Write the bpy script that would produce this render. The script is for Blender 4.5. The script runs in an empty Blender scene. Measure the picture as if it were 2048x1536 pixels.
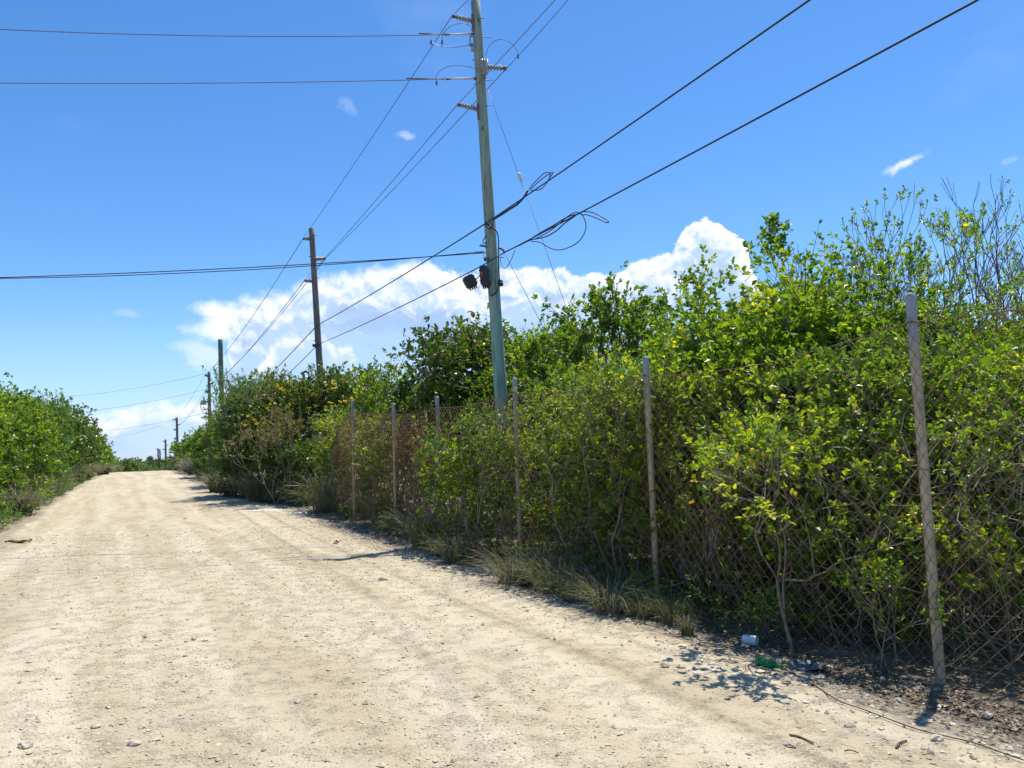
import bpy, math, random
import numpy as np
from mathutils import Matrix, Vector

random.seed(7)
R0 = np.random.default_rng(7)
rad = math.radians

# ------------------------------------------------------------------ camera, sun, sky, exposure
EYE = 1.7
FPX = 1540.0                       # focal length measured on a 2048 px wide frame
PITCH, ROLL = rad(4.7), 0.035
SUN_EL, SUN_AZ = rad(70), rad(35)  # azimuth measured from straight ahead (+Y) towards the right (+X)
SUN_STRENGTH, SKY_STRENGTH, EXPOSURE = 5.0, 0.122, 0.24

cf = np.array([0, math.cos(PITCH), math.sin(PITCH)])
cr0 = np.array([1.0, 0, 0])
cu0 = np.cross(cr0, cf)
cr = cr0 * math.cos(ROLL) - cu0 * math.sin(ROLL)
cu = cu0 * math.cos(ROLL) + cr0 * math.sin(ROLL)


def ray(x, y):
    d = cf + (x - 1024) / FPX * cr + (768 - y) / FPX * cu
    return d / d[1]


def at(x, y, Y):
    return np.array([0, 0, EYE]) + ray(x, y) * Y


sc = bpy.context.scene
cam_d = bpy.data.cameras.new('camera')
cam = bpy.data.objects.new('camera', cam_d)
sc.collection.objects.link(cam)
cam_d.sensor_width = 36
cam_d.lens = FPX / 2048 * 36
cam_d.clip_start = 0.05
cam_d.clip_end = 6000
m = Matrix.Identity(4)
for i in range(3):
    m[i][0], m[i][1], m[i][2] = cr[i], cu[i], -cf[i]
m[2][3] = EYE
cam.matrix_world = m
sc.camera = cam
sc.view_settings.view_transform = 'Standard'
sc.view_settings.look = 'None'
sc.view_settings.gamma = 1
sc.view_settings.use_curve_mapping = False
sc.view_settings.exposure = EXPOSURE
sc.cycles.max_bounces = 10
sc.cycles.diffuse_bounces = 6
sc.cycles.transparent_max_bounces = 8

sun_d = bpy.data.lights.new('sun', 'SUN')
sun = bpy.data.objects.new('sun', sun_d)
sc.collection.objects.link(sun)
sun_d.energy = SUN_STRENGTH
sun_d.angle = rad(0.53)
sun_d.color = (1.0, 0.955, 0.87)
sdir = Vector((math.sin(SUN_AZ) * math.cos(SUN_EL), math.cos(SUN_AZ) * math.cos(SUN_EL), math.sin(SUN_EL)))
sun.rotation_euler = (-sdir).to_track_quat('-Z', 'Y').to_euler()
sun.location = (0, 0, 60)


# ------------------------------------------------------------------ node helpers
class NT:
    def __init__(s, tree):
        s.t = tree
        s.n = tree.nodes
        s.l = tree.links

    def node(s, typ, ins=None, **props):
        nd = s.n.new(typ)
        for k, v in props.items():
            setattr(nd, k, v)
        for k, v in (ins or {}).items():
            s.put(nd.inputs[k], v)
        return nd

    def put(s, sock, v):
        if isinstance(v, bpy.types.NodeSocket):
            s.l.new(v, sock)
        elif isinstance(v, bpy.types.Node):
            s.l.new(v.outputs[0], sock)
        else:
            sock.default_value = v

    def m(s, op, a, b=0.0, c=0.0, clamp=False):
        nd = s.n.new('ShaderNodeMath')
        nd.operation = op
        nd.use_clamp = clamp
        for i, v in enumerate((a, b, c)):
            s.put(nd.inputs[i], v)
        return nd.outputs[0]

    def vm(s, op, a, b=(0, 0, 0)):
        nd = s.n.new('ShaderNodeVectorMath')
        nd.operation = op
        s.put(nd.inputs[0], a)
        if op == 'SCALE':
            s.put(nd.inputs['Scale'], b)
        else:
            s.put(nd.inputs[1], b)
        return nd.outputs[0]

    def mix(s, fac, a, b, mode='MIX'):
        nd = s.n.new('ShaderNodeMix')
        nd.data_type = 'RGBA'
        nd.blend_type = mode
        s.put(nd.inputs[0], fac)
        s.put(nd.inputs[6], a)
        s.put(nd.inputs[7], b)
        return nd.outputs[2]

    def sstep(s, v, lo, hi, tlo=0.0, thi=1.0):
        nd = s.n.new('ShaderNodeMapRange')
        nd.interpolation_type = 'SMOOTHSTEP'
        for k, q in (('Value', v), ('From Min', lo), ('From Max', hi), ('To Min', tlo), ('To Max', thi)):
            s.put(nd.inputs[k], q)
        return nd.outputs[0]

    def ramp(s, fac, stops, interp='LINEAR'):
        nd = s.n.new('ShaderNodeValToRGB')
        cr_ = nd.color_ramp
        cr_.interpolation = interp
        while len(cr_.elements) < len(stops):
            cr_.elements.new(0.5)
        for e, (p, c) in zip(cr_.elements, stops):
            e.position = p
            e.color = (c[0], c[1], c[2], 1)
        s.put(nd.inputs[0], fac)
        return nd.outputs[0]

    def noise(s, vec, scale, detail=4, rough=0.55, dist=0.0, out=0):
        nd = s.node('ShaderNodeTexNoise', {'Scale': scale, 'Detail': detail, 'Roughness': rough, 'Distortion': dist})
        if vec is not None:
            s.put(nd.inputs['Vector'], vec)
        return nd.outputs[out]


# ------------------------------------------------------------------ world: sky and clouds
def px_azel(x, y):
    d = ray(x, y)
    d = d / np.linalg.norm(d)
    return math.degrees(math.atan2(d[0], d[1])), math.degrees(math.asin(d[2]))


world = bpy.data.worlds.new('World')
sc.world = world
world.use_nodes = True
W = NT(world.node_tree)
W.n.clear()
tc = W.node('ShaderNodeTexCoord')
D = tc.outputs['Generated']
sep = W.node('ShaderNodeSeparateXYZ', {0: D})
AZ = W.m('MULTIPLY', W.m('ARCTAN2', sep.outputs[0], sep.outputs[1]), 57.2958)
EL = W.m('MULTIPLY', W.m('ARCSINE', sep.outputs[2]), 57.2958)
sky = W.node('ShaderNodeTexSky', sky_type='NISHITA')
sky.sun_disc = False
sky.sun_elevation = SUN_EL
sky.sun_rotation = SUN_AZ
sky.altitude = 0
sky.air_density = 1.0
sky.dust_density = 0.25
sky.ozone_density = 3.0
hsv = W.node('ShaderNodeHueSaturation', {'Saturation': 1.25, 'Value': 1.0, 'Color': sky.outputs[0]})
skycol = W.mix(1.0, hsv.outputs[0], (1.0, 1.1, 1.22, 1), 'MULTIPLY')
# paler, slightly hazy band low over the land, all the way round
lowband = W.sstep(EL, 0.0, 11.0, 1.0, 0.0)
skycol = W.mix(W.m('MULTIPLY', lowband, 0.55), skycol, (3.3, 4.9, 7.6, 1))


def top_curve(pts):
    az = [px_azel(x, y) for x, y in pts]
    cn = W.node('ShaderNodeFloatCurve')
    W.put(cn.inputs['Value'], W.m('MULTIPLY_ADD', AZw, 1 / 120.0, 0.5))
    c = cn.mapping.curves[0]
    cn.mapping.use_clip = True
    pp = [(0.0, 0.0)] + [(min(max(a / 120 + 0.5, 0.001), 0.999), min(max(e / 40, 0), 1)) for a, e in az] + [(1.0, 0.0)]
    c.points[0].location = pp[0]
    c.points[1].location = pp[-1]
    for p in pp[1:-1]:
        c.points.new(p[0], p[1])
    for p in c.points:
        p.handle_type = 'VECTOR'
    cn.mapping.update()
    return W.m('MULTIPLY', cn.outputs[0], 40.0)


P2 = W.node('ShaderNodeCombineXYZ', {0: W.m('MULTIPLY', AZ, 1 / 57.3), 1: W.m('MULTIPLY', EL, 1 / 57.3), 2: 0.0}).outputs[0]


def n2(vec, scale, detail, rough, out=0):
    nd = W.node('ShaderNodeTexNoise', {'Vector': vec, 'Scale': scale, 'Detail': detail, 'Roughness': rough}, noise_dimensions='2D')
    return nd.outputs[out]


warp = W.vm('SCALE', W.vm('SUBTRACT', n2(P2, 14, 3, 0.55, 1), (0.5, 0.5, 0.5)), 0.035)
DW = W.vm('ADD', P2, warp)


def billow(vec):
    v1 = W.node('ShaderNodeTexVoronoi', {'Vector': vec, 'Scale': 20.0, 'Detail': 3.0, 'Roughness': 0.6, 'Lacunarity': 2.2}, feature='F1', voronoi_dimensions='2D')
    v1.normalize = True
    return v1.outputs['Distance']


b0 = billow(DW)
b1 = billow(W.vm('ADD', DW, (0.004, 0.009, 0.0)))
relief = W.m('MULTIPLY', W.m('SUBTRACT', b1, b0), 3.0)  # light and shade on the billows, painted into the cloud colour
fb2 = n2(W.vm('MULTIPLY', DW, (1.0, 2.2, 1.0)), 7.0, 6, 0.6)
fb = n2(DW, 12.0, 5, 0.6)
AZw = W.m('ADD', W.m('MULTIPLY_ADD', W.m('SUBTRACT', fb, 0.5), 3.0, AZ), W.m('MULTIPLY', W.m('SUBTRACT', b0, 0.42), 1.2))

WHITE = (7.7, 7.9, 8.1, 1)


SOFT = W.sstep(AZ, px_azel(560, 600)[0], px_azel(1150, 600)[0], 1.2, 0.32)


def cloud_layer(col, top_pts, amp, soft, depth, body, alpha_low, gain=1.0, base_el=None):
    top = top_curve(top_pts)
    disp = W.m('MULTIPLY', W.m('SUBTRACT', 0.42, b0), amp)
    e = W.m('SUBTRACT', W.m('ADD', top, disp), EL)           # degrees below the edge
    mask = W.sstep(e, 0.0, soft)
    dpt = W.m('DIVIDE', e, depth)
    shade = W.m('ADD', W.m('SUBTRACT', 1.05, dpt), W.m('MULTIPLY', W.m('SUBTRACT', fb2, 0.5), 1.9))
    shade = W.m('ADD', shade, W.m('MULTIPLY', relief, gain), clamp=True)
    bd = W.mix(W.sstep(n2(W.vm('MULTIPLY', DW, (1.0, 3.5, 1.0)), 6.0, 5, 0.6), 0.42, 0.66), body, tuple(q * .82 for q in body[:3]) + (1,))
    c = W.mix(shade, bd, WHITE)
    a = W.m('MULTIPLY', mask, W.sstep(dpt, 0.4, 2.4, 1.0, alpha_low))
    if base_el is not None:
        a = W.m('MULTIPLY', a, W.sstep(EL, base_el[0], base_el[1]))
    return W.mix(a, col, c)



def puff(col, x, y, rx, ry, amt, tilt=0.0):
    a0, e0 = px_azel(x, y)
    dx = W.m('SUBTRACT', AZw, a0)
    dy = W.m('SUBTRACT', W.m('MULTIPLY_ADD', W.m('SUBTRACT', b0, 0.45), 0.9, EL), e0)
    dy = W.m('SUBTRACT', dy, W.m('MULTIPLY', dx, tilt))
    q = W.m('SQRT', W.m('ADD', W.m('POWER', W.m('DIVIDE', dx, rx), 2), W.m('POWER', W.m('DIVIDE', dy, ry), 2)))
    a = W.m('MULTIPLY', W.sstep(W.m('ADD', q, W.m('MULTIPLY', W.m('SUBTRACT', fb2, 0.5), 1.6)), 0.25, 1.1, 1.0, 0.0), amt)
    return W.mix(a, col, WHITE)



BODY = (3.9, 5.3, 7.9, 1)
# faint high veil
veil = W.sstep(n2(W.vm('MULTIPLY', DW, (1.0, 2.2, 1.0)), 2.2, 4, 0.55), 0.60, 0.85)
skycol = W.mix(W.m('MULTIPLY', veil, 0.10), skycol, (6.6, 7.5, 8.8, 1))
# broad anvil stretching over the land
L1 = [(418, 1000), (432, 860), (440, 720), (446, 640), (452, 606), (480, 592), (560, 582), (610, 560), (700, 540), (780, 530), (850, 522),
      (920, 545), (990, 538), (1060, 533), (1120, 547), (1180, 556), (1222, 556), (1245, 530), (1300, 522), (1340, 512), (1360, 478),
      (1385, 447), (1415, 437), (1450, 455), (1478, 480), (1500, 512), (1512, 560), (1560, 700), (1640, 840)]
skycol = puff(skycol, 455, 640, 3.4, 1.5, 0.95, 0.12)
skycol = puff(skycol, 420, 622, 2.2, 0.9, 0.8, 0.1)
skycol = puff(skycol, 425, 665, 2.4, 0.8, 0.7, 0.0)
skycol = cloud_layer(skycol, L1, 2.0, SOFT, 3.4, BODY, 0.62, 1.35)
# brighter bumps inside it
L2 = [(455, 800), (500, 745), (535, 705), (552, 680), (590, 668), (625, 664), (640, 690), (655, 705), (690, 700), (712, 735), (730, 780), (760, 860)]
skycol = cloud_layer(skycol, L2, 2.4, 0.8, 1.3, (4.3, 5.7, 8.0, 1), 0.0, 1.2)
# low cloud over the far end of the road
L3 = [(120, 905), (180, 860), (235, 835), (268, 815), (300, 798), (340, 795), (368, 806), (400, 826), (470, 860), (560, 930)]
skycol = cloud_layer(skycol, L3, 1.2, 0.8, 1.7, (4.2, 5.6, 8.0, 1), 0.35, 0.6)


skycol = puff(skycol, 1798, 334, 2.0, 0.48, 0.9, 0.32)
skycol = puff(skycol, 808, 277, 0.9, 0.35, 0.35, 0.0)
skycol = puff(skycol, 690, 214, 0.7, 0.7, 0.13, -0.6)
skycol = puff(skycol, 2018, 326, 0.5, 0.2, 0.13, 0.2)
skycol = puff(skycol, 262, 630, 1.3, 0.35, 0.18, 0.0)
skycol = puff(skycol, 395, 712, 2.2, 0.9, 0.45, -0.25)
bg = W.node('ShaderNodeBackground', {'Color': skycol, 'Strength': SKY_STRENGTH})
wo = W.node('ShaderNodeOutputWorld', {0: bg.outputs[0]})


# ------------------------------------------------------------------ materials
def mat(name):
    mt = bpy.data.materials.new(name)
    mt.use_nodes = True
    nt = NT(mt.node_tree)
    nt.n.clear()
    out = nt.node('ShaderNodeOutputMaterial')
    return mt, nt, out


def plain(name, col, rough=0.6, metal=0.0, var=0.25, scale=20.0, bump=0.0, col2=None, spec=0.5, coat=0.0):
    mt, nt, out = mat(name)
    tcn = nt.node('ShaderNodeTexCoord')
    n = nt.noise(tcn.outputs['Object'], scale, 5, 0.6)
    a = tuple(c * (1 - var) for c in col) + (1,)
    b = tuple(min(1, c * (1 + var)) for c in col) + (1,)
    if col2 is not None:
        b = tuple(col2) + (1,)
    c = nt.mix(nt.sstep(n, 0.35, 0.65), a, b)
    p = nt.node('ShaderNodeBsdfPrincipled', {'Base Color': c, 'Roughness': rough, 'Metallic': metal, 'Specular IOR Level': spec, 'Coat Weight': coat})
    if bump:
        bn = nt.node('ShaderNodeBump', {'Strength': 0.6, 'Distance': bump, 'Height': n})
        nt.put(p.inputs['Normal'], bn.outputs[0])
    nt.put(out.inputs[0], p.outputs[0])
    return mt


def leaf_mat(name, stops, trans=0.52, rough=0.36, tcol=(1.5, 1.55, 0.5), spec=0.5):
    mt, nt, out = mat(name)
    at_ = nt.node('ShaderNodeAttribute', attribute_name='tint')
    c = nt.ramp(at_.outputs['Fac'], stops)
    p = nt.node('ShaderNodeBsdfPrincipled', {'Base Color': c, 'Roughness': rough, 'Specular IOR Level': spec})
    t = nt.node('ShaderNodeBsdfTranslucent', {'Color': nt.mix(1.0, c, tcol + (1,), 'MULTIPLY')})
    mx = nt.node('ShaderNodeMixShader', {0: trans, 1: p.outputs[0], 2: t.outputs[0]})
    nt.put(out.inputs[0], mx.outputs[0])
    return mt


BROWN_LEAF = (0.22, 0.12, 0.04)
M = {}
M['leaf_green'] = leaf_mat('leaf_green', [(0, (0.068, 0.127, 0.017)), (0.45, (0.122, 0.211, 0.023)), (0.8, (0.227, 0.321, 0.032)), (0.95, (0.435, 0.440, 0.044)), (1, (0.700, 0.550, 0.044))])
M['leaf_bright'] = leaf_mat('leaf_bright', [(0, (0.088, 0.153, 0.017)), (0.4, (0.168, 0.262, 0.023)), (0.75, (0.316, 0.398, 0.032)), (0.93, (0.592, 0.525, 0.044)), (1, (0.700, 0.550, 0.044))], 0.52)
M['leaf_olive'] = leaf_mat('leaf_olive', [(0, (0.062, 0.106, 0.021)), (0.45, (0.129, 0.196, 0.030)), (0.8, (0.246, 0.302, 0.044)), (0.94, (0.403, 0.350, 0.057)), (1, (0.448, 0.233, 0.069))], 0.52)
M['leaf_dark'] = leaf_mat('leaf_dark', [(0, (0.043, 0.085, 0.021)), (0.5, (0.083, 0.144, 0.024)), (0.85, (0.168, 0.219, 0.029)), (0.97, (0.356, 0.253, 0.057)), (1, (0.395, 0.153, 0.044))], 0.4, 0.34)
M['leaf_feather'] = leaf_mat('leaf_feather', [(0, (0.059, 0.127, 0.037)), (0.5, (0.109, 0.211, 0.044)), (0.9, (0.197, 0.304, 0.051)), (1, (0.395, 0.253, 0.072))], 0.35, 0.5)
M['leaf_grey'] = leaf_mat('leaf_grey', [(0, (0.119, 0.119, 0.051)), (0.5, (0.236, 0.211, 0.087)), (1, (0.475, 0.355, 0.174))], 0.25, 0.6)
M['leaf_rust'] = leaf_mat('leaf_rust', [(0, (0.119, 0.093, 0.022)), (0.5, (0.256, 0.153, 0.037)), (1, (0.395, 0.170, 0.044))], 0.3, 0.6, (1.3, 1.1, 0.6))
M['leaf_far'] = leaf_mat('leaf_far', [(0, (0.080, 0.127, 0.044)), (0.5, (0.129, 0.195, 0.057)), (1, (0.236, 0.279, 0.072))], 0.3, 0.6, (1.3, 1.35, 0.7))
M['grass'] = leaf_mat('grass_blades', [(0, (0.16, 0.14, 0.105)), (0.35, (0.29, 0.27, 0.20)), (0.55, (0.18, 0.19, 0.07)), (0.8, (0.11, 0.16, 0.03)), (1, (0.20, 0.25, 0.04))], 0.35, 0.5, (1.2, 1.2, 0.7))
M['petal'] = leaf_mat('yellow_petal', [(0, (0.72, 0.50, 0.03)), (1, (0.85, 0.66, 0.05))], 0.35, 0.5, (1.1, 1.0, 0.6))
M['litter'] = leaf_mat('dead_leaf', [(0, (0.08, 0.05, 0.03)), (0.4, (0.20, 0.14, 0.08)), (0.8, (0.36, 0.27, 0.17)), (1, (0.52, 0.44, 0.32))], 0.1, 0.55, (1.0, 0.9, 0.8))
M['bark'] = plain('grey_bark', (0.20, 0.165, 0.12), 0.85, var=0.35, scale=30)
M['bark_dark'] = plain('dark_bark', (0.11, 0.085, 0.065), 0.85, var=0.35, scale=30)
M['bark_pale'] = plain('pale_twig_bark', (0.22, 0.18, 0.135), 0.8, var=0.3, scale=30)
M['bark_violet'] = plain('bare_twig_bark', (0.20, 0.15, 0.135), 0.8, var=0.3, scale=30)
M['rust'] = plain('rusty_wire', (0.20, 0.09, 0.04), 0.8, 0.0, var=0.3, scale=12, col2=(0.27, 0.17, 0.11))
M['galv'] = plain('galvanised_steel', (0.42, 0.43, 0.43), 0.45, 0.7, var=0.2, scale=15)
M['galv_rust'] = plain('rust_stained_steel', (0.30, 0.26, 0.23), 0.6, 0.5, var=0.3, scale=25, col2=(0.26, 0.13, 0.08))
M['porcelain'] = plain('weathered_grey_porcelain', (0.33, 0.29, 0.25), 0.3, var=0.25, scale=15)
M['glass_disc'] = plain('pale_polymer', (0.55, 0.54, 0.53), 0.4, var=0.1, scale=15)
M['alu'] = plain('aluminium_conductor', (0.22, 0.20, 0.21), 0.5, 0.6, var=0.2, scale=10)
M['black_rubber'] = plain('black_cable_sheath', (0.022, 0.02, 0.03), 0.5, var=0.2, scale=10)
M['black_plastic'] = plain('black_plastic', (0.03, 0.032, 0.036), 0.5, var=0.3, scale=12)
M['tank'] = plain('grey_tank_paint', (0.36, 0.37, 0.38), 0.45, var=0.1, scale=6)
M['white_plastic'] = plain('white_plastic', (0.70, 0.72, 0.74), 0.35, var=0.1, scale=40)
M['grey_plastic'] = plain('dusty_grey_plastic', (0.10, 0.12, 0.14), 0.6, var=0.35, scale=30)
M['orange'] = plain('orange_tag', (0.65, 0.12, 0.03), 0.5, var=0.1)
M['stone'] = plain('limestone', (0.50, 0.43, 0.32), 0.9, var=0.25, scale=25, bump=0.004)
M['stick'] = plain('dry_stick_bark', (0.16, 0.085, 0.05), 0.85, var=0.3, scale=40)
M['pod'] = plain('yellow_green_pod', (0.30, 0.30, 0.06), 0.7, var=0.2, scale=14, col2=(0.10, 0.06, 0.04))

# green bottle glass
mt, nt, out = mat('green_glass')
p = nt.node('ShaderNodeBsdfPrincipled', {'Base Color': (0.04, 0.42, 0.13, 1), 'Roughness': 0.06, 'Transmission Weight': 0.75, 'IOR': 1.45})
nt.put(out.inputs[0], p.outputs[0])
M['bottle'] = mt


def wood_mat(name, cols, moss=None):
    mt, nt, out = mat(name)
    tcn = nt.node('ShaderNodeTexCoord')
    st = nt.vm('MULTIPLY', tcn.outputs['Object'], (9.0, 9.0, 0.7))
    n1 = nt.noise(st, 3.0, 8, 0.65)
    n2 = nt.noise(tcn.outputs['Object'], 1.3, 5, 0.6)
    c = nt.ramp(n1, [(0.25, cols[0]), (0.45, cols[1]), (0.6, cols[2]), (0.75, cols[3])])
    if moss:
        sp = nt.node('ShaderNodeSeparateXYZ', {0: tcn.outputs['Object']})
        h = nt.m('ADD', sp.outputs[2], nt.m('MULTIPLY', nt.m('SUBTRACT', n2, 0.5), 5.0))
        c = nt.mix(nt.m('MULTIPLY', nt.sstep(h, 3.0, 7.5, 1.0, 0.3), 0.75), c, moss + (1,))
        # grey, ragged patches where the treatment has weathered off
        c = nt.mix(nt.m('MULTIPLY', nt.sstep(nt.noise(st, 1.6, 5, 0.7), 0.52, 0.62), 0.75), c, (0.20, 0.20, 0.17, 1))
    cracks = nt.sstep(nt.noise(nt.vm('MULTIPLY', tcn.outputs['Object'], (30.0, 30.0, 1.1)), 2.0, 3, 0.5), 0.30, 0.40, 0.35, 1.0)
    c = nt.mix(1.0, c, cracks, 'MULTIPLY')
    knots = nt.node('ShaderNodeTexVoronoi', {'Vector': nt.vm('MULTIPLY', tcn.outputs['Object'], (3.0, 3.0, 1.6)), 'Scale': 1.0})
    c = nt.mix(nt.sstep(knots.outputs['Distance'], 0.05, 0.12, 0.8, 0.0), c, (0.05, 0.045, 0.035, 1))
    p = nt.node('ShaderNodeBsdfPrincipled', {'Base Color': c, 'Roughness': 0.85, 'Specular IOR Level': 0.25})
    bn = nt.node('ShaderNodeBump', {'Strength': 0.7, 'Distance': 0.01, 'Height': n1})
    nt.put(p.inputs['Normal'], bn.outputs[0])
    nt.put(out.inputs[0], p.outputs[0])
    return mt


M['wood_green'] = wood_mat('treated_pole_wood', [(0.15, 0.16, 0.12), (0.27, 0.31, 0.24), (0.36, 0.41, 0.33), (0.44, 0.48, 0.39)], (0.28, 0.48, 0.38))
M['wood_dark'] = wood_mat('weathered_dark_wood', [(0.10, 0.075, 0.07), (0.18, 0.145, 0.13), (0.26, 0.22, 0.20), (0.34, 0.29, 0.26)])
M['wood_grey'] = wood_mat('weathered_green_grey_wood', [(0.09, 0.11, 0.08), (0.15, 0.18, 0.12), (0.20, 0.23, 0.16), (0.25, 0.28, 0.20)])

# fence pipe: galvanised grey, limey and rusty streaks further down
mt, nt, out = mat('fence_pipe_steel')
tcn = nt.node('ShaderNodeTexCoord')
sp = nt.node('ShaderNodeSeparateXYZ', {0: tcn.outputs['Object']})
n1 = nt.noise(nt.vm('MULTIPLY', tcn.outputs['Object'], (8, 8, 1.5)), 3.0, 7, 0.65)
n2 = nt.noise(tcn.outputs['Object'], 45.0, 4, 0.6)
c = nt.ramp(n1, [(0.3, (0.30, 0.235, 0.15)), (0.5, (0.48, 0.40, 0.27)), (0.7, (0.60, 0.51, 0.35))])
topm = nt.sstep(nt.m('ADD', sp.outputs[2], nt.m('MULTIPLY', nt.m('SUBTRACT', n1, 0.5), 0.7)), 2.15, 2.5)
c = nt.mix(topm, c, (0.30, 0.33, 0.35, 1))
c = nt.mix(nt.sstep(n2, 0.62, 0.72, 0.0, 0.6), c, (0.17, 0.09, 0.05, 1))
p = nt.node('ShaderNodeBsdfPrincipled', {'Base Color': c, 'Roughness': 0.65, 'Metallic': 0.15})
bn = nt.node('ShaderNodeBump', {'Strength': 0.5, 'Distance': 0.004, 'Height': n2})
nt.put(p.inputs['Normal'], bn.outputs[0])
nt.put(out.inputs[0], p.outputs[0])
M['pipe'] = mt

# gravel road
mt, nt, out = mat('crushed_limestone')
geo = nt.node('ShaderNodeNewGeometry')
P_ = geo.outputs['Position']
at_ = nt.node('ShaderNodeAttribute', attribute_name='edge')
big = nt.noise(P_, 0.35, 5, 0.6)
sepp = nt.node('ShaderNodeSeparateXYZ', {0: P_})
wv = nt.m('MULTIPLY_ADD', sepp.outputs[1], 0.5, sepp.outputs[0])
wob = nt.m('ADD', wv, nt.m('MULTIPLY', nt.m('SUBTRACT', nt.noise(P_, 0.18, 3, 0.5), 0.5), 1.2))
comb = nt.node('ShaderNodeCombineXYZ', {0: nt.m('MULTIPLY', wob, 1.6), 1: nt.m('MULTIPLY', sepp.outputs[1], 0.10), 2: 0.0})
tracks = nt.noise(comb.outputs[0], 1.0, 4, 0.5)
med = nt.noise(P_, 5.0, 6, 0.65)
fine = nt.noise(P_, 55.0, 4, 0.7)
vor = nt.node('ShaderNodeTexVoronoi', {'Vector': P_, 'Scale': 48.0, 'Randomness': 1.0})
vor2 = nt.node('ShaderNodeTexVoronoi', {'Vector': P_, 'Scale': 110.0, 'Randomness': 1.0})
base = nt.mix(nt.sstep(big, 0.35, 0.65), (0.46, 0.38, 0.248, 1), (0.53, 0.445, 0.30, 1))
base = nt.mix(nt.sstep(tracks, 0.42, 0.60, 0.0, 0.9), base, (0.60, 0.515, 0.365, 1))
base = nt.mix(nt.sstep(nt.noise(P_, 0.7, 5, 0.6), 0.55, 0.75, 0.0, 0.5), base, (0.42, 0.37, 0.30, 1))
cellcol = nt.ramp(nt.node('ShaderNodeSeparateColor', {0: vor.outputs['Color']}).outputs[0],
                  [(0.0, (0.62, 0.60, 0.55)), (0.25, (0.93, 0.92, 0.90)), (0.75, (1.0, 1.0, 1.0)), (1.0, (1.15, 1.15, 1.18))])
stony = nt.sstep(med, 0.40, 0.60)
base = nt.mix(nt.m('MULTIPLY', stony, 0.8), base, nt.mix(1.0, base, cellcol, 'MULTIPLY'))
base = nt.mix(nt.sstep(fine, 0.56, 0.68, 0.0, 0.75), base, (0.25, 0.21, 0.14, 1))  # dark specks: small pebble shadows painted into the road colour
# earthier, leaf-stained shoulder
base = nt.mix(nt.m('MULTIPLY', nt.sstep(nt.m('ADD', at_.outputs['Fac'], nt.m('MULTIPLY', nt.m('SUBTRACT', med, 0.5), 0.9)), 0.45, 0.85), 0.75), base, (0.33, 0.275, 0.20, 1))
p = nt.node('ShaderNodeBsdfPrincipled', {'Base Color': base, 'Roughness': 0.95, 'Specular IOR Level': 0.2})
hgt = nt.m('ADD', nt.m('MULTIPLY', nt.m('SUBTRACT', 0.6, vor.outputs['Distance']), 0.8), nt.m('MULTIPLY', vor2.outputs['Distance'], -0.35))
hgt = nt.m('ADD', nt.m('MULTIPLY', hgt, stony), nt.m('MULTIPLY', fine, 0.5))
bn = nt.node('ShaderNodeBump', {'Strength': 1.0, 'Distance': 0.022, 'Height': hgt})
bn2 = nt.node('ShaderNodeBump', {'Strength': 0.8, 'Distance': 0.05, 'Height': med})
nt.put(bn.inputs['Normal'], bn2.outputs[0])
nt.put(p.inputs['Normal'], bn.outputs[0])
nt.put(out.inputs[0], p.outputs[0])
M['road'] = mt

# earth beside the road
mt, nt, out = mat('dry_scrub_earth')
geo = nt.node('ShaderNodeNewGeometry')
P_ = geo.outputs['Position']
c = nt.ramp(nt.noise(P_, 2.0, 8, 0.7), [(0.3, (0.12, 0.095, 0.06)), (0.5, (0.22, 0.175, 0.12)), (0.65, (0.32, 0.265, 0.185)), (0.8, (0.42, 0.36, 0.27))])
far = nt.noise(P_, 0.05, 6, 0.65)
sepp = nt.node('ShaderNodeSeparateXYZ', {0: P_})
c = nt.mix(nt.sstep(sepp.outputs[1], 60, 140, 0.0, 0.9), c, nt.ramp(far, [(0.35, (0.04, 0.06, 0.02)), (0.65, (0.08, 0.10, 0.035))]))
p = nt.node('ShaderNodeBsdfPrincipled', {'Base Color': c, 'Roughness': 0.95, 'Specular IOR Level': 0.2})
bn = nt.node('ShaderNodeBump', {'Strength': 1.0, 'Distance': 0.03, 'Height': nt.noise(P_, 25.0, 6, 0.7)})
nt.put(p.inputs['Normal'], bn.outputs[0])
nt.put(out.inputs[0], p.outputs[0])
M['earth'] = mt

# pebbles: per-stone tone
mt, nt, out = mat('loose_pebbles')
at_ = nt.node('ShaderNodeAttribute', attribute_name='tint')
c = nt.ramp(at_.outputs['Fac'], [(0, (0.26, 0.20, 0.13)), (0.15, (0.46, 0.38, 0.25)), (0.5, (0.57, 0.48, 0.33)), (0.85, (0.66, 0.57, 0.42)), (1, (0.72, 0.68, 0.60))])
p = nt.node('ShaderNodeBsdfPrincipled', {'Base Color': c, 'Roughness': 0.9, 'Specular IOR Level': 0.25})
nt.put(out.inputs[0], p.outputs[0])
M['pebble'] = mt


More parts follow.
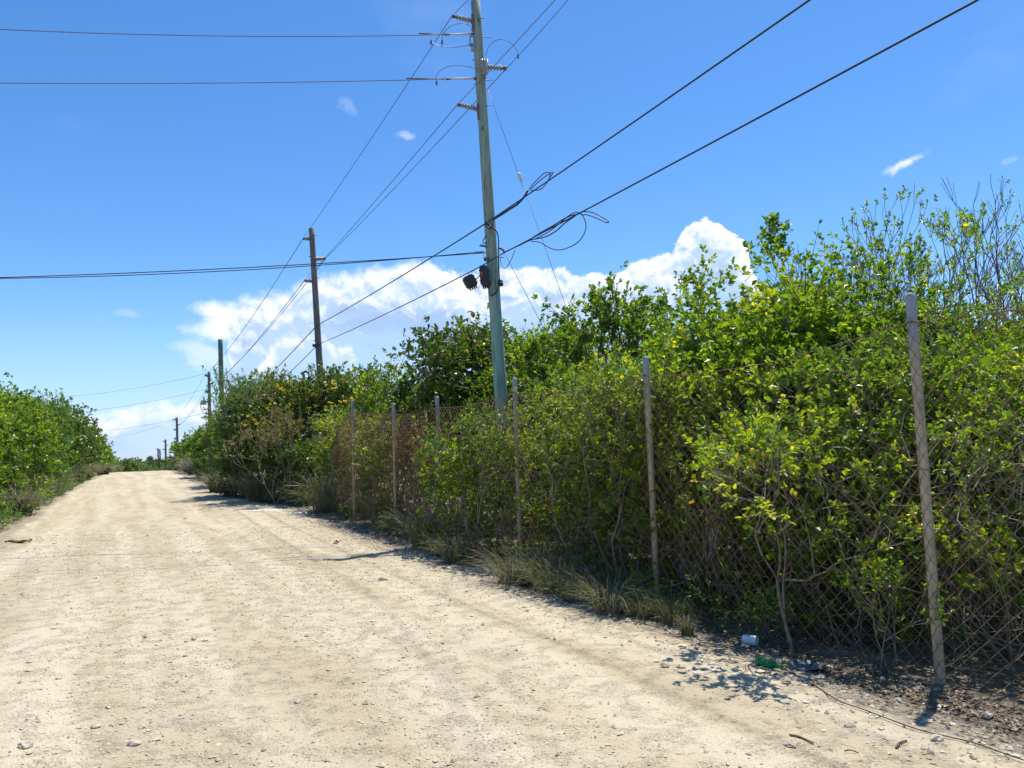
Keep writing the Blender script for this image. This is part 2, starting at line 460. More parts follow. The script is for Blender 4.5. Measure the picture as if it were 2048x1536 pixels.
# ------------------------------------------------------------------ mesh building
class G:
    def __init__(s):
        s.v, s.f, s.tint, s.n = [], [], [], 0

    def add(s, verts, faces, tint=0.5):
        verts = np.asarray(verts, np.float32).reshape(-1, 3)
        faces = np.asarray(faces, np.int32)
        s.v.append(verts)
        s.f.append(faces + s.n)
        s.tint.append(np.broadcast_to(np.asarray(tint, np.float32), (len(faces),)))
        s.n += len(verts)

    def build(s, name, material, parent=None, origin=(0, 0, 0), smooth=True):
        me = bpy.data.meshes.new(name)
        v = np.concatenate(s.v) - np.asarray(origin, np.float32)
        me.vertices.add(len(v))
        me.vertices.foreach_set('co', v.ravel())
        loops = np.concatenate([f.ravel() for f in s.f])
        cnt = np.concatenate([np.full(len(f), f.shape[1], np.int32) for f in s.f])
        start = np.concatenate([[0], np.cumsum(cnt)[:-1]]).astype(np.int32)
        me.loops.add(len(loops))
        me.loops.foreach_set('vertex_index', loops)
        me.polygons.add(len(cnt))
        me.polygons.foreach_set('loop_start', start)
        me.polygons.foreach_set('use_smooth', np.full(len(cnt), smooth))
        a = me.attributes.new('tint', 'FLOAT', 'FACE')
        a.data.foreach_set('value', np.concatenate(s.tint).astype(np.float32))
        me.update(calc_edges=True)
        me.materials.append(material)
        o = bpy.data.objects.new(name, me)
        sc.collection.objects.link(o)
        if parent is not None:
            o.parent = parent
        elif tuple(origin) != (0, 0, 0):
            o.location = origin
        return o


def tag(o, label=None, cat=None, group=None, kind=None):
    for k, v in (('label', label), ('category', cat), ('group', group), ('kind', kind)):
        if v:
            o[k] = v
    return o


def empty(name, loc, label, cat, group=None):
    o = bpy.data.objects.new(name, None)
    o.empty_display_size = 0.2
    sc.collection.objects.link(o)
    o.location = [float(q) for q in loc]
    return tag(o, label, cat, group)


def norm(a):
    return a / (np.linalg.norm(a, axis=-1, keepdims=True) + 1e-9)


def tube(g, pts, rad_, sides=6, cap=True, tint=0.5):
    pts = np.asarray(pts, float)
    n = len(pts)
    rr = np.broadcast_to(np.asarray(rad_, float), (n,))
    tan = norm(np.gradient(pts, axis=0))
    ref = np.array([0, 0, 1.0]) if abs(tan[0][2]) < 0.9 else np.array([1.0, 0, 0])
    vs = []
    u = norm(np.cross(tan[0], ref))
    for i in range(n):
        u = norm(u - tan[i] * np.dot(u, tan[i]))
        w = np.cross(tan[i], u)
        a = np.arange(sides) / sides * 2 * np.pi
        vs.append(pts[i] + rr[i] * (np.cos(a)[:, None] * u + np.sin(a)[:, None] * w))
    v = np.concatenate(vs)
    i = np.arange(n - 1)[:, None] * sides
    k = np.arange(sides)[None, :]
    k2 = (k + 1) % sides
    q = np.stack([i + k, i + k2, i + sides + k2, i + sides + k], -1).reshape(-1, 4)
    if cap:
        v = np.concatenate([v, pts[:1], pts[-1:]])
        c0, c1 = n * sides, n * sides + 1
        kk = np.arange(sides)
        t0 = np.stack([np.full(sides, c0), (kk + 1) % sides, kk], -1)
        t1 = np.stack([np.full(sides, c1), (n - 1) * sides + kk, (n - 1) * sides + (kk + 1) % sides], -1)
        g.add(v, q, tint)
        b = g.n - len(v)
        g.f.append(np.concatenate([t0, t1]).astype(np.int32) + b)
        g.tint.append(np.full(2 * sides, tint, np.float32))
    else:
        g.add(v, q, tint)


def segs(g, p0, p1, r0, r1, sides=3, tint=0.5):
    p0, p1 = np.asarray(p0, float), np.asarray(p1, float)
    n = len(p0)
    if n == 0:
        return
    d = norm(p1 - p0)
    ref = np.where(np.abs(d[:, 2:3]) < 0.9, np.array([[0, 0, 1.0]]), np.array([[1.0, 0, 0]]))
    u = norm(np.cross(d, ref))
    w = np.cross(d, u)
    r0 = np.broadcast_to(np.asarray(r0, float), (n,))
    r1 = np.broadcast_to(np.asarray(r1, float), (n,))
    a = np.arange(sides) / sides * 2 * np.pi
    ring = np.cos(a)[None, :, None] * u[:, None] + np.sin(a)[None, :, None] * w[:, None]
    v = np.concatenate([p0[:, None] + r0[:, None, None] * ring, p1[:, None] + r1[:, None, None] * ring], 1)
    k = np.arange(sides)
    k2 = (k + 1) % sides
    f = np.stack([k, k2, sides + k2, sides + k], -1)
    f = (np.arange(n)[:, None, None] * (2 * sides) + f[None]).reshape(-1, 4)
    g.add(v.reshape(-1, 3), f, tint)


def lathe(g, p0, p1, prof, sides=14, tint=0.5):
    """prof: (t along p0->p1, radius)"""
    p0, p1 = np.asarray(p0, float), np.asarray(p1, float)
    pts = np.array([p0 + (p1 - p0) * t for t, r in prof])
    d = norm(p1 - p0)
    ref = np.array([0, 0, 1.0]) if abs(d[2]) < 0.9 else np.array([1.0, 0, 0])
    u = norm(np.cross(d, ref))
    w = np.cross(d, u)
    a = np.arange(sides) / sides * 2 * np.pi
    ring = np.cos(a)[:, None] * u + np.sin(a)[:, None] * w
    v = np.concatenate([pts[i] + prof[i][1] * ring for i in range(len(prof))])
    n = len(prof)
    i = np.arange(n - 1)[:, None] * sides
    k = np.arange(sides)[None, :]
    k2 = (k + 1) % sides
    q = np.stack([i + k, i + k2, i + sides + k2, i + sides + k], -1).reshape(-1, 4)
    g.add(v, q, tint)


def box(g, c, ax, ay, az_, tint=0.5, bev=0.0):
    """box at centre c with half-axis vectors; chamfered edges when bev > 0"""
    c, ax, ay, az_ = (np.asarray(q, float) for q in (c, ax, ay, az_))
    s = 1 - bev
    vs, fs = [], []
    for sx in (-1, 1):
        for sy in (-1, 1):
            for sz in (-1, 1):
                vs += [c + ax * sx + ay * sy * s + az_ * sz * s, c + ax * sx * s + ay * sy + az_ * sz * s, c + ax * sx * s + ay * sy * s + az_ * sz]
    vs = np.array(vs)
    import bmesh
    bm = bmesh.new()
    for q in vs:
        bm.verts.new(q)
    bmesh.ops.convex_hull(bm, input=bm.verts)
    bm.verts.ensure_lookup_table()
    bm.verts.index_update()
    vv = [tuple(q.co) for q in bm.verts]
    ff = [[q.index for q in f.verts] for f in bm.faces]
    bm.free()
    tri = [f for f in ff if len(f) == 3]
    if tri:
        g.add(vv, tri, tint)


def smooth(pts, n=8):
    pts = np.asarray(pts, float)
    P = np.concatenate([2 * pts[:1] - pts[1:2], pts, 2 * pts[-1:] - pts[-2:-1]])
    out = []
    for i in range(1, len(P) - 2):
        for t in np.linspace(0, 1, n, endpoint=False):
            a, b, c, d = P[i - 1], P[i], P[i + 1], P[i + 2]
            out.append(.5 * (2 * b + (c - a) * t + (2 * a - 5 * b + 4 * c - d) * t * t + (3 * b - a - 3 * c + d) * t ** 3))
    out.append(P[-2])
    return np.array(out)


# ------------------------------------------------------------------ numeric noise and terrain
TAB = np.random.default_rng(3).random((256, 256))


def vnoise(x, y):
    x, y = np.asarray(x, float), np.asarray(y, float)
    xi, yi = np.floor(x).astype(int), np.floor(y).astype(int)
    fx, fy = x - xi, y - yi
    fx, fy = fx * fx * (3 - 2 * fx), fy * fy * (3 - 2 * fy)
    a, b = TAB[xi & 255, yi & 255], TAB[(xi + 1) & 255, yi & 255]
    c, d = TAB[xi & 255, (yi + 1) & 255], TAB[(xi + 1) & 255, (yi + 1) & 255]
    return (a * (1 - fx) + b * fx) * (1 - fy) + (c * (1 - fx) + d * fx) * fy


def fbm(x, y, o=4):
    s, a, t = 0, 1.0, 0
    for k in range(o):
        s = s + a * vnoise(x * 2 ** k + 17.3 * k, y * 2 ** k + 5.1 * k)
        t += a
        a *= 0.5
    return s / t - 0.5


_gy = np.arange(-400, 3001, 1.0)
_gz = np.interp(_gy, [-400, 14, 24, 37, 48, 60, 72, 82, 110, 160, 250, 600, 3000], [0, 0, .07, .2, .42, .56, .62, .52, -.6, -2.2, -3.2, -4, -6])
_k = np.hanning(15)
_k /= _k.sum()
_gz2 = np.convolve(np.pad(_gz, 7, mode='edge'), _k, 'valid')


def ground(x, y):
    return np.interp(y, _gy, _gz2) + 0 * np.asarray(x)


def road_l(y):
    return np.interp(y, [-50, 40, 80, 200], [-3.1, -3.1, -1.9, -1.9])


def road_r(y):
    return np.interp(y, [-50, 18, 25, 30, 60, 200], [4.95, 5.0, 5.2, 4.0, 4.2, 4.6])


def hit(px, py):
    """where the view ray through a measured point meets the terrain"""
    d = ray(px, py)
    Y = np.linspace(2, 160, 8000)
    z = EYE + d[2] * Y
    k = np.argmax(z < ground(0, Y) + 0.0)
    y = Y[k]
    return np.array([d[0] * y, y, ground(0, y)])


def grid(us, vs, fn):
    U, V = np.meshgrid(us, vs)
    P = fn(U, V)
    nu, nv = len(us), len(vs)
    i = (np.arange(nv - 1)[:, None] * nu + np.arange(nu - 1)[None, :]).ravel()
    return P.reshape(-1, 3), np.stack([i, i + 1, i + nu + 1, i + nu], -1), nu, nv


# terrain sheet
def gfn(X, Y):
    W_ = X + 0.5 * Y
    z = ground(X, Y)
    near = (np.abs(X) < 80) & (Y < 120) & (Y > -40)
    inside = np.clip(np.minimum(W_ - road_l(Y) + 0.1, road_r(Y) - W_ + 0.1) / 0.5, 0, 1)
    z = z + np.where(near, fbm(X * 0.8, Y * 0.8) * 0.10 * (1 - inside), 0) - 0.12 * inside
    z = z + np.clip((np.hypot(X, Y) - 150) / 400, 0, 1) * fbm(X / 140, Y / 140, 3) * 4
    return np.stack([X, Y, z], -1)


us = np.unique(np.concatenate([np.linspace(-2500, -90, 30), np.linspace(-90, -20, 36), np.linspace(-20, 12, 80), np.linspace(12, 60, 30), np.linspace(60, 2500, 30)]))
vs = np.unique(np.concatenate([np.linspace(-400, -20, 12), np.linspace(-20, 30, 100), np.linspace(30, 130, 90), np.linspace(130, 3000, 60)]))
P, F_, _, _ = grid(us, vs, gfn)
g = G()
g.add(P, F_)
tag(g.build('ground', M['earth']), 'dry brown earth with leaf litter beside the gravel road', kind='structure')


# road sheet, fine near the camera
def rut(w):
    s = 0
    for c, d in ((-1.6, 0.010), (0.2, 0.012), (1.9, 0.010)):
        s = s - d * np.exp(-((w - c) / 0.5) ** 2)
    return s


def road_z(W_, Y):
    X = W_ - 0.5 * Y
    z = ground(X, Y) + 0.03
    z = z + fbm(X * 0.5 + 9, Y * 0.5, 3) * 0.07 + rut(W_ + 0.4 * fbm(Y * 0.08, Y * 0 + 3.3, 2))
    fade = np.clip((26 - Y) / 10, 0, 1)
    z = z + fade * (fbm(X * 7, Y * 7, 4) * 0.022 + np.clip(fbm(X * 22 + 40, Y * 22, 2), 0, 1) * 0.018)
    el_ = W_ - road_l(Y) + 0.9 * fbm(Y * 0.7, Y * 0 + 1.5, 4)
    er_ = road_r(Y) - W_ + 0.8 * fbm(Y * 0.8, Y * 0 + 7.5, 4)
    e = np.minimum(el_, er_)
    z = z - 0.12 * np.clip(0.35 - e, 0, 1)
    return z, np.clip(1 - e / 1.1, 0, 1)


vs = [-14.0]
while vs[-1] < 210:
    y_ = vs[-1]
    vs.append(y_ + (0.5 if y_ < 2 else 0.042 + max(0, y_ - 5) * 0.010))
vs = np.array(vs)
us = np.linspace(-3.8, 5.8, 200)
U, V = np.meshgrid(us, vs)
Z_, E_ = road_z(U, V)
P = np.stack([U - 0.5 * V, V, Z_], -1).reshape(-1, 3)
nu, nv = len(us), len(vs)
i = (np.arange(nv - 1)[:, None] * nu + np.arange(nu - 1)[None, :]).ravel()
g = G()
g.add(P, np.stack([i, i + 1, i + nu + 1, i + nu], -1))
ro = g.build('road', M['road'])
a = ro.data.attributes.new('edge', 'FLOAT', 'POINT')
a.data.foreach_set('value', E_.ravel().astype(np.float32))
tag(ro, 'pale crushed limestone road surface running up to a low crest', kind='structure')


def surf(x, y):
    """height of the surface (road or earth) at x,y"""
    w = x + 0.5 * y
    zr, _ = road_z(np.asarray(w, float), np.asarray(y, float))
    zg = gfn(np.asarray(x, float), np.asarray(y, float))[..., 2]
    return np.where((w > -3.8) & (w < 5.8), np.maximum(zr, zg), zg)


# ------------------------------------------------------------------ loose stones
def stones(xy, size, tint, seed, sink=0.25):
    rg = np.random.default_rng(seed)
    n = len(xy)
    base = np.array([(1, 0, 0), (0, 1, 0), (-1, 0, 0), (0, -1, 0), (0, 0, 1), (0, 0, -0.6)], float)
    f = np.array([(0, 1, 4), (1, 2, 4), (2, 3, 4), (3, 0, 4), (1, 0, 5), (2, 1, 5), (3, 2, 5), (0, 3, 5)])
    v = base[None] * (1 + rg.uniform(-0.35, 0.35, (n, 6, 1)))
    v = v + rg.normal(0, 0.14, (n, 6, 3))
    v[..., 2] *= rg.uniform(0.35, 0.8, (n, 1))
    v[..., 0] *= rg.uniform(0.7, 1.5, (n, 1))
    a = rg.uniform(0, 2 * np.pi, n)
    c, s = np.cos(a)[:, None], np.sin(a)[:, None]
    x, y = v[..., 0] * c - v[..., 1] * s, v[..., 0] * s + v[..., 1] * c
    v = np.stack([x, y, v[..., 2]], -1) * size[:, None, None]
    z = surf(xy[:, 0], xy[:, 1])
    v = v + np.stack([xy[:, 0], xy[:, 1], z + size * sink], -1)[:, None]
    ff = (np.arange(n)[:, None, None] * 6 + f[None]).reshape(-1, 3)
    return v.reshape(-1, 3), ff, np.repeat(tint, 8)


rg = np.random.default_rng(11)
N_ = 56000
Y_ = 3.2 + (rg.random(N_) ** 1.6) * 15
w_ = rg.uniform(-3.3, 5.2, N_)
x_ = w_ - 0.5 * Y_
pn = vnoise(x_ * 1.1, Y_ * 1.1) * 0.6 + vnoise(w_ * 1.8 + 5, Y_ * 0.15) * 0.6
keep = (rg.random(N_) < np.clip((pn - 0.25) * 1.9, 0.12, 1)) & (np.abs(x_) < Y_ * 0.74)
x_, Y_, w_ = x_[keep], Y_[keep], w_[keep]
size = np.clip(rg.lognormal(-5.3, 0.5, len(x_)), 0.0025, 0.024) * (1 + 0.03 * Y_)
g = G()
g.add(*stones(np.stack([x_, Y_], -1), size, np.clip(rg.beta(3, 3, len(x_)), 0, 1), 5))
tag(g.build('gravel', M['pebble'], smooth=False), 'loose pale limestone chips scattered over the road', kind='stuff')
# verge rubble
N_ = 5000
Y_ = rg.uniform(4, 26, N_)
w_ = 4.7 + rg.normal(0, 0.35, N_)
x_ = w_ - 0.5 * Y_
g = G()
g.add(*stones(np.stack([x_, Y_], -1), np.clip(rg.lognormal(-4.6, 0.5, N_), 0.005, 0.04), rg.random(N_) ** .7, 6))
tag(g.build('rubble', M['pebble'], smooth=False), 'small broken stones along the edge under the fence', kind='stuff')

# ------------------------------------------------------------------ leaves and bushes
LEAF6 = np.array([(0, 0, 0), (.42, .20, .05), (.80, .25, .05), (1, 0, 0), (.80, -.25, .05), (.42, -.20, .05)])
LF6 = np.array([(0, 3, 2, 1), (0, 5, 4, 3)])
LEAF4 = np.array([(0, 0, 0), (.6, .27, .06), (1, 0, 0), (.6, -.27, .06)])
LF4 = np.array([(0, 2, 1), (0, 3, 2)])


def leaves(g, base, d, L, rg, tint, hi=True, width=1.0, up=0.75):
    n = len(base)
    if n == 0:
        return
    d = norm(d)
    upv = np.array([0, 0, 1.0]) * up + rg.normal(0, 0.45, (n, 3)) * 1.0
    nn = norm(upv - d * (upv * d).sum(-1, keepdims=True))
    s = np.cross(d, nn)
    T = LEAF6 if hi else LEAF4
    F_ = LF6 if hi else LF4
    L = np.broadcast_to(np.asarray(L, float), (n,))[:, None, None]
    v = base[:, None] + L * (T[None, :, 0:1] * d[:, None] + width * T[None, :, 1:2] * s[:, None] + T[None, :, 2:3] * nn[:, None])
    droop = (T[:, 0] ** 2)[None, :, None] * np.array([0, 0, -1.0]) * L * rg.uniform(0, .25, (n, 1, 1))
    v = v + droop
    k = len(T)
    f = (np.arange(n)[:, None, None] * k + F_[None]).reshape(-1, F_.shape[1])
    g.add(v.reshape(-1, 3), f, np.repeat(np.clip(tint, 0, 1), len(F_)))


def shoots(g, gt, tips, dirs, rg, L, per, slen, hi, width, spread=1.0, tint0=None, twig=0.0, up=0.75, big=None):
    """leafy shoots: leaves set along each shoot, closing up at its end"""
    n = len(tips)
    dirs = norm(dirs)
    sl = slen * rg.uniform(0.5, 1.4, n)
    t = rg.random((n, per)) ** 0.5
    pos = tips[:, None] - dirs[:, None] * (sl[:, None] * (1 - t))[..., None]
    rnd = rg.normal(0, 1, (n, per, 3))
    perp = norm(rnd - dirs[:, None] * (rnd * dirs[:, None]).sum(-1, keepdims=True))
    ang = (1.25 - 0.75 * t)[..., None] * spread * rg.uniform(0.6, 1.2, (n, per, 1))
    ld = dirs[:, None] * np.cos(ang) + perp * np.sin(ang)
    if tint0 is None:
        tint0 = rg.normal(0.42, 0.16, n)
    tint = tint0[:, None] + rg.normal(0, 0.13, (n, per)) + 0.12 * (t - 0.5)
    odd = rg.random((n, per))
    tint = np.where(odd > 0.988, 1.0, np.minimum(tint, 0.93))
    Ls = L * rg.uniform(0.6, 1.2, (n, per)) * (1.05 - 0.3 * t)
    if big is not None:
        Ls = Ls * big[:, None]
    leaves(g, pos.reshape(-1, 3), ld.reshape(-1, 3), Ls.ravel(), rg, tint.ravel(), hi, width, up)
    if gt is not None and twig > 0:
        sel = rg.random(n) < twig
        segs(gt, (tips - dirs * (sl * 1.6)[:, None] + rg.normal(0, 0.01, (n, 3)))[sel], tips[sel], L * 0.055, L * 0.02, 3)


def crown_points(lobes, n, rg, shell=0.6, rough=0.2):
    lob = np.array(lobes, float)
    wgt = (lob[:, 3] * lob[:, 5]) ** 1.0
    k = rg.choice(len(lob), n, p=wgt / wgt.sum())
    u = norm(rg.normal(0, 1, (n, 3)))
    ph = lob[k, 0] * 7.1 + lob[k, 2] * 3.7
    bump = 1 + rough * (np.sin(u[:, 0] * 5 + ph) * np.sin(u[:, 1] * 6 + 1.3 * ph) + 0.7 * np.sin(u[:, 2] * 9 + ph * 2) * np.sin(u[:, 0] * 11 - ph))
    r = (1 - shell * rg.random(n) ** 1.8) * bump
    p = lob[k, :3] + u * lob[k, 3:6] * r[:, None]
    return p, u, k


LIMB = {}


def bush(name, label, cat, loc, w, h, species='green', L=0.06, cov=5.0, seed=0, hi=False, group=None, wmin=None, wmax=None, lean=(0, 0),
         lobes_n=12, twig=0.4, base=0.05, stems=5, width=1.0, per=9, slen=0.22, shell=0.6, barkm='bark', up=0.75, depth=None, tintoff=0.0,
         low=0.0, spires=0, flowers=None, sparse_low=0.0):
    rg = np.random.default_rng(seed + 1000)
    loc = np.asarray(loc, float)
    dpt = depth or w
    lobes = []
    for k in range(lobes_n):
        zz = base + (1 - base) * ((k + 0.5) / lobes_n) ** 0.70
        rr = w * (0.31 if k < lobes_n - 3 else 0.24) * rg.uniform(0.8, 1.2)
        ring = (0.34 if zz < 0.7 else 0.31) * (1 - 0.25 * max(0, zz - 0.75) / 0.25)
        a = k * 2.4 + rg.uniform(-0.5, 0.5)
        rz = min(rr, h * 0.24) * rg.uniform(0.8, 1.15)
        cz = min(h * zz, h - rz)
        lobes.append((lean[0] * cz + w * ring * math.cos(a), lean[1] * cz + dpt * ring * math.sin(a), max(cz, rz * 0.6 + low * h), rr, rr * dpt / w, rz))
    L = L * (1.12 if hi else 1.15)
    h = h * (1.03 if cat == 'tree' else 0.99)
    slen = slen * (0.8 if hi else 1.0)
    ni = int(cov * (2.6 if hi else 5.4) * w * h / (L * L * width) / per)
    g, gt = G(), G()
    tips, u, k = crown_points(lobes, ni, rg, shell)
    dirs = norm(u * np.array([1, 1, 0.8]) + np.array([0, 0, 0.55]) + rg.normal(0, 0.35, (ni, 3)))
    # loose sprays standing proud of the outline
    out = rg.random(ni) < 0.06
    tips = tips + dirs * (out * rg.uniform(0.05, 0.30, ni) * min(1, h / 3))[:, None]
    if spires:
        for q in range(spires):
            ctr = np.array([rg.uniform(-.05, .08) * w, rg.uniform(-.1, .1) * dpt, h * rg.uniform(.9, 1.0)])
            m_ = int(ni * 0.011)
            t_ = rg.random(m_)
            pts = ctr + np.stack([rg.normal(0, .045 * w * (1.15 - t_)), rg.normal(0, .045 * w * (1.15 - t_)), (t_ - .35) * h * .15], -1)
            tips = np.concatenate([tips, pts])
            dirs = np.concatenate([dirs, norm(rg.normal(0, .5, (m_, 3)) + np.array([0, 0, .9]))])
    wp = tips + loc
    keep = tips[:, 2] > 0.05
    q3 = wp / (0.34 if hi else 0.6)
    cl = np.sin(q3[:, 0] * 2.1 + np.sin(q3[:, 2] * 1.7 + seed)) * np.sin(q3[:, 1] * 2.3 + 1.3) + np.sin(q3[:, 2] * 2.9 + np.sin(q3[:, 0] * 1.9)) * .8
    keep &= rg.random(len(tips)) < np.clip(0.72 + 0.55 * cl, 0.10, 1)
    wc = wp[:, 0] + 0.5 * wp[:, 1]
    if wmin is not None:
        keep &= wc > wmin + rg.normal(0, 0.06, len(tips))
    if wmax is not None:
        keep &= wc < wmax + rg.normal(0, 0.10, len(tips)) + 0.5 * (fbm(wp[:, 1] * 0.6, wp[:, 2] * 0.9, 3))
    if sparse_low > 0:
        keep &= rg.random(len(tips)) < np.clip(0.72 + tips[:, 2] / (h * sparse_low), 0, 1)
    tips, dirs = tips[keep], dirs[keep]
    patch = 0.18 * np.sin(tips[:, 0] * 2.1 + seed) * np.sin(tips[:, 2] * 2.7 + seed * 2) + 0.10 * (tips[:, 2] / h - 0.5)
    tint0 = 0.42 + tintoff + patch + rg.normal(0, 0.12, len(tips))
    # older, larger leaves sit deeper in the crown
    inner = np.clip(1 - np.linalg.norm((tips - np.array([0, 0, h * .5])) / np.array([w * .6, dpt * .6, h * .55]), axis=1), 0, 1)
    shoots(g, gt, tips, dirs, rg, L, per, slen, hi, width, 1.0, tint0, twig, up, 1 + 1.1 * inner)
    # stems and limbs
    for q in range(stems):
        lo = lobes[(q * 3 + 1) % len(lobes)]
        a = rg.uniform(0, 6.28)
        p0 = np.array([math.cos(a) * w * 0.06, math.sin(a) * dpt * 0.06, -0.05])
        p1 = np.array(lo[:3])

        def back(v):
            if wmin is not None:
                wv = v[..., 0] + loc[0] + .5 * (v[..., 1] + loc[1])
                v[..., 0] += np.maximum(0, wmin + .12 - wv)
            if wmax is not None:
                wv = v[..., 0] + loc[0] + .5 * (v[..., 1] + loc[1])
                v[..., 0] -= np.maximum(0, wv - wmax + .15)
            return v
        t_ = np.linspace(0, 1, 7)[:, None]
        pts = p0 * (1 - t_) + p1 * t_
        pts[:, 2] = p0[2] + (p1[2] - p0[2]) * t_[:, 0] ** 0.8
        pts[1:-1] += rg.normal(0, 0.035 * h ** 0.5, (5, 3))
        pts = back(pts)
        r0 = 0.0075 * h * rg.uniform(0.8, 1.3)
        tube(gt, pts, np.linspace(r0, r0 * 0.45, 7), 6, False)
        for j in range(6):
            uu = norm(rg.normal(0, 1, 3) + np.array([0, 0, 0.5]))
            e = p1 + uu * np.array(lo[3:6]) * rg.uniform(0.6, 0.95)
            mid = (pts[4 + j % 3] + e) / 2 + rg.normal(0, 0.05 * h ** 0.5, 3)
            mid, e = back(mid), back(e)
            tube(gt, [pts[4 + j % 3], mid, e], [r0 * 0.4, r0 * 0.28, r0 * 0.12], 4, False)
    root = empty(name, loc, label, cat, group)
    g.build('crown', M['leaf_' + species], root, smooth=False)
    tag(gt.build('branches', M[barkm], root), kind='stuff')
    if flowers:
        for (cx, cy, cz, nf) in flowers:
            fg = G()
            c = np.array([cx, cy, cz]) - loc
            cc = c + rg.normal(0, 1, (nf, 3)) * np.array([.22, .15, .16])
            for q in range((nf + 1) // 2):
                dd = norm(rg.normal(0, 1, (5, 3)) + np.array([-.2, -.5, .3]))
                leaves(fg, np.repeat(cc[q:q + 1], 5, 0), dd, 0.075, rg, rg.random(5), True, 1.7, 0.2)
            tag(fg.build('flower_cluster', M['petal'], root, smooth=False), kind='stuff')
    return root


def rec_tree(name, label, cat, loc, h, spread, seed, species, L, depth_n=6, leafy=1.0, barkm='bark', r0=0.03, upb=0.35, per=8, slen=.14, hi=True, group=None,
             nstem=3, leaf_lo=0.0, width=1.0, tintoff=0.0, twist=0.34, len0=None, leaf_fn=None):
    """open branching tree: forks level by level, leaves only on the outer twigs"""
    rg = np.random.default_rng(seed)
    P0, P1, RA, RB, tips, tdir = [], [], [], [], [], []

    def grow(p, d, length, r, lev):
        n = 3
        q = p
        for k in range(n):
            d = norm(d + rg.normal(0, 0.13, 3) + np.array([0, 0, upb * 0.12]))
            e = q + d * length / n
            P0.append(q)
            P1.append(e)
            RA.append(r * (1 - 0.22 * k / n))
            RB.append(r * (1 - 0.22 * (k + 1) / n))
            q = e
        if lev == 0:
            tips.append(q)
            tdir.append(d)
            return
        kids = 2 if rg.random() < 0.72 else 3
        for c in range(kids):
            dd = norm(d + norm(rg.normal(0, 1, 3) * np.array([1, 1, .6])) * rg.uniform(twist, twist * 2.0) + np.array([0, 0, upb * 0.3]))
            grow(q, dd, length * rg.uniform(0.68, 0.88), r * 0.66, lev - 1)
        if lev <= 2 and rg.random() < 0.4:
            tips.append(q)
            tdir.append(d)

    L0 = len0 or h * 0.30
    for s_ in range(nstem):
        a = rg.uniform(0, 6.28)
        d = norm(np.array([math.cos(a) * spread, math.sin(a) * spread, 1.0]))
        grow(np.array([0, 0, -0.05]) + rg.normal(0, .04, 3) * np.array([1, 1, 0]), d, L0 * rg.uniform(0.85, 1.15), r0, depth_n)
    P0, P1, RA, RB = map(np.array, (P0, P1, RA, RB))
    tips, tdir = np.array(tips), np.array(tdir)
    sc_ = h / max(tips[:, 2].max(), 0.1)
    P0, P1, tips = P0 * sc_, P1 * sc_, tips * sc_
    cx = np.array([np.mean(tips[tips[:, 2] > .6 * h, 0]), np.mean(tips[tips[:, 2] > .6 * h, 1])])
    for q in (P0, P1, tips):
        q[:, :2] -= cx * (q[:, 2:3] / (.8 * h))
    gt = G()
    segs(gt, P0, P1, np.maximum(RA, 0.0036), np.maximum(RB, 0.003), 4)
    g = G()
    sel = (rg.random(len(tips)) < leafy) & (tips[:, 2] > leaf_lo * h)
    if leaf_fn is not None:
        sel &= leaf_fn(tips)
    if sel.sum() > 0:
        tt, dd = tips[sel], tdir[sel]
        tt = np.concatenate([tt, tt + rg.normal(0, slen * .5, tt.shape)])
        dd = np.concatenate([dd, dd])
        shoots(g, None, tt, dd, rg, L, per, slen, hi, width, 1.0, rg.normal(0.45 + tintoff, 0.15, len(tt)))
    root = empty(name, loc, label, cat, group)
    if g.v:
        g.build('crown', M['leaf_' + species], root, smooth=False)
    tag(gt.build('branches', M[barkm], root), kind='stuff')
    return root


def stand(px, top, Y):
    """ground position under a measured top point at distance Y, and the height up to it"""
    p = at(px, top, Y)
    z = float(ground(0, Y))
    return (p[0], Y, z), p[2] - z


FW = 5.53      # the fence stands on the line x + 0.5 y = FW

# --- right side, in and behind the fence
def R(name, label, px, top, Y, w, sp, **k):
    loc, h = stand(px, top, Y)
    return bush(name, label, k.pop('cat', 'bush'), loc, w, h, sp, **k)


R('shrub', 'dense small-leaved olive shrub grown through the mesh between third and fourth fence posts', 1165, 742, 9.75, 2.6, 'olive', L=.047, cov=4.6, seed=1, hi=True, wmin=5.22, twig=.6, per=10, slen=.2, barkm='bark_pale', width=.9, sparse_low=.25, tintoff=.10)
R('shrub', 'twiggy olive shrub rising to the top wire left of the second nearest post', 1235, 720, 8.9, 1.9, 'olive', L=.047, cov=4.8, seed=2, hi=True, wmin=5.3, twig=.6, per=10, slen=.2, barkm='bark_pale', width=.9, sparse_low=.25, tintoff=.10)
R('shrub', 'small-leaved shrub leaning out of the fence directly below the tall green utility pole', 975, 800, 11.7, 2.3, 'olive', L=.05, cov=4.6, seed=3, hi=True, wmin=5.1, twig=.6, per=9, slen=.2, barkm='bark_pale', width=.9, tintoff=.05)
R('shrub', 'fresh green shrub pushed out in front of the fourth fence post', 905, 815, 12.9, 1.9, 'green', L=.065, cov=4.2, seed=4, hi=True, wmin=4.95, twig=.6, per=9, slen=.22, barkm='bark_pale', tintoff=.1)
R('shrub', 'sparse brownish shrub behind the rust-coloured stretch of mesh', 815, 815, 15.6, 2.6, 'rust', L=.07, cov=1.5, seed=5, wmin=5.6, twig=.5, per=9, slen=.25, sparse_low=.4)
R('vine_thicket', 'yellow-green climbing thicket covering the fence by the farthest post', 735, 815, 17.8, 2.4, 'olive', L=.07, cov=3.6, seed=6, wmin=5.5, twig=.5, per=9, slen=.25, tintoff=.12, cat='thicket')
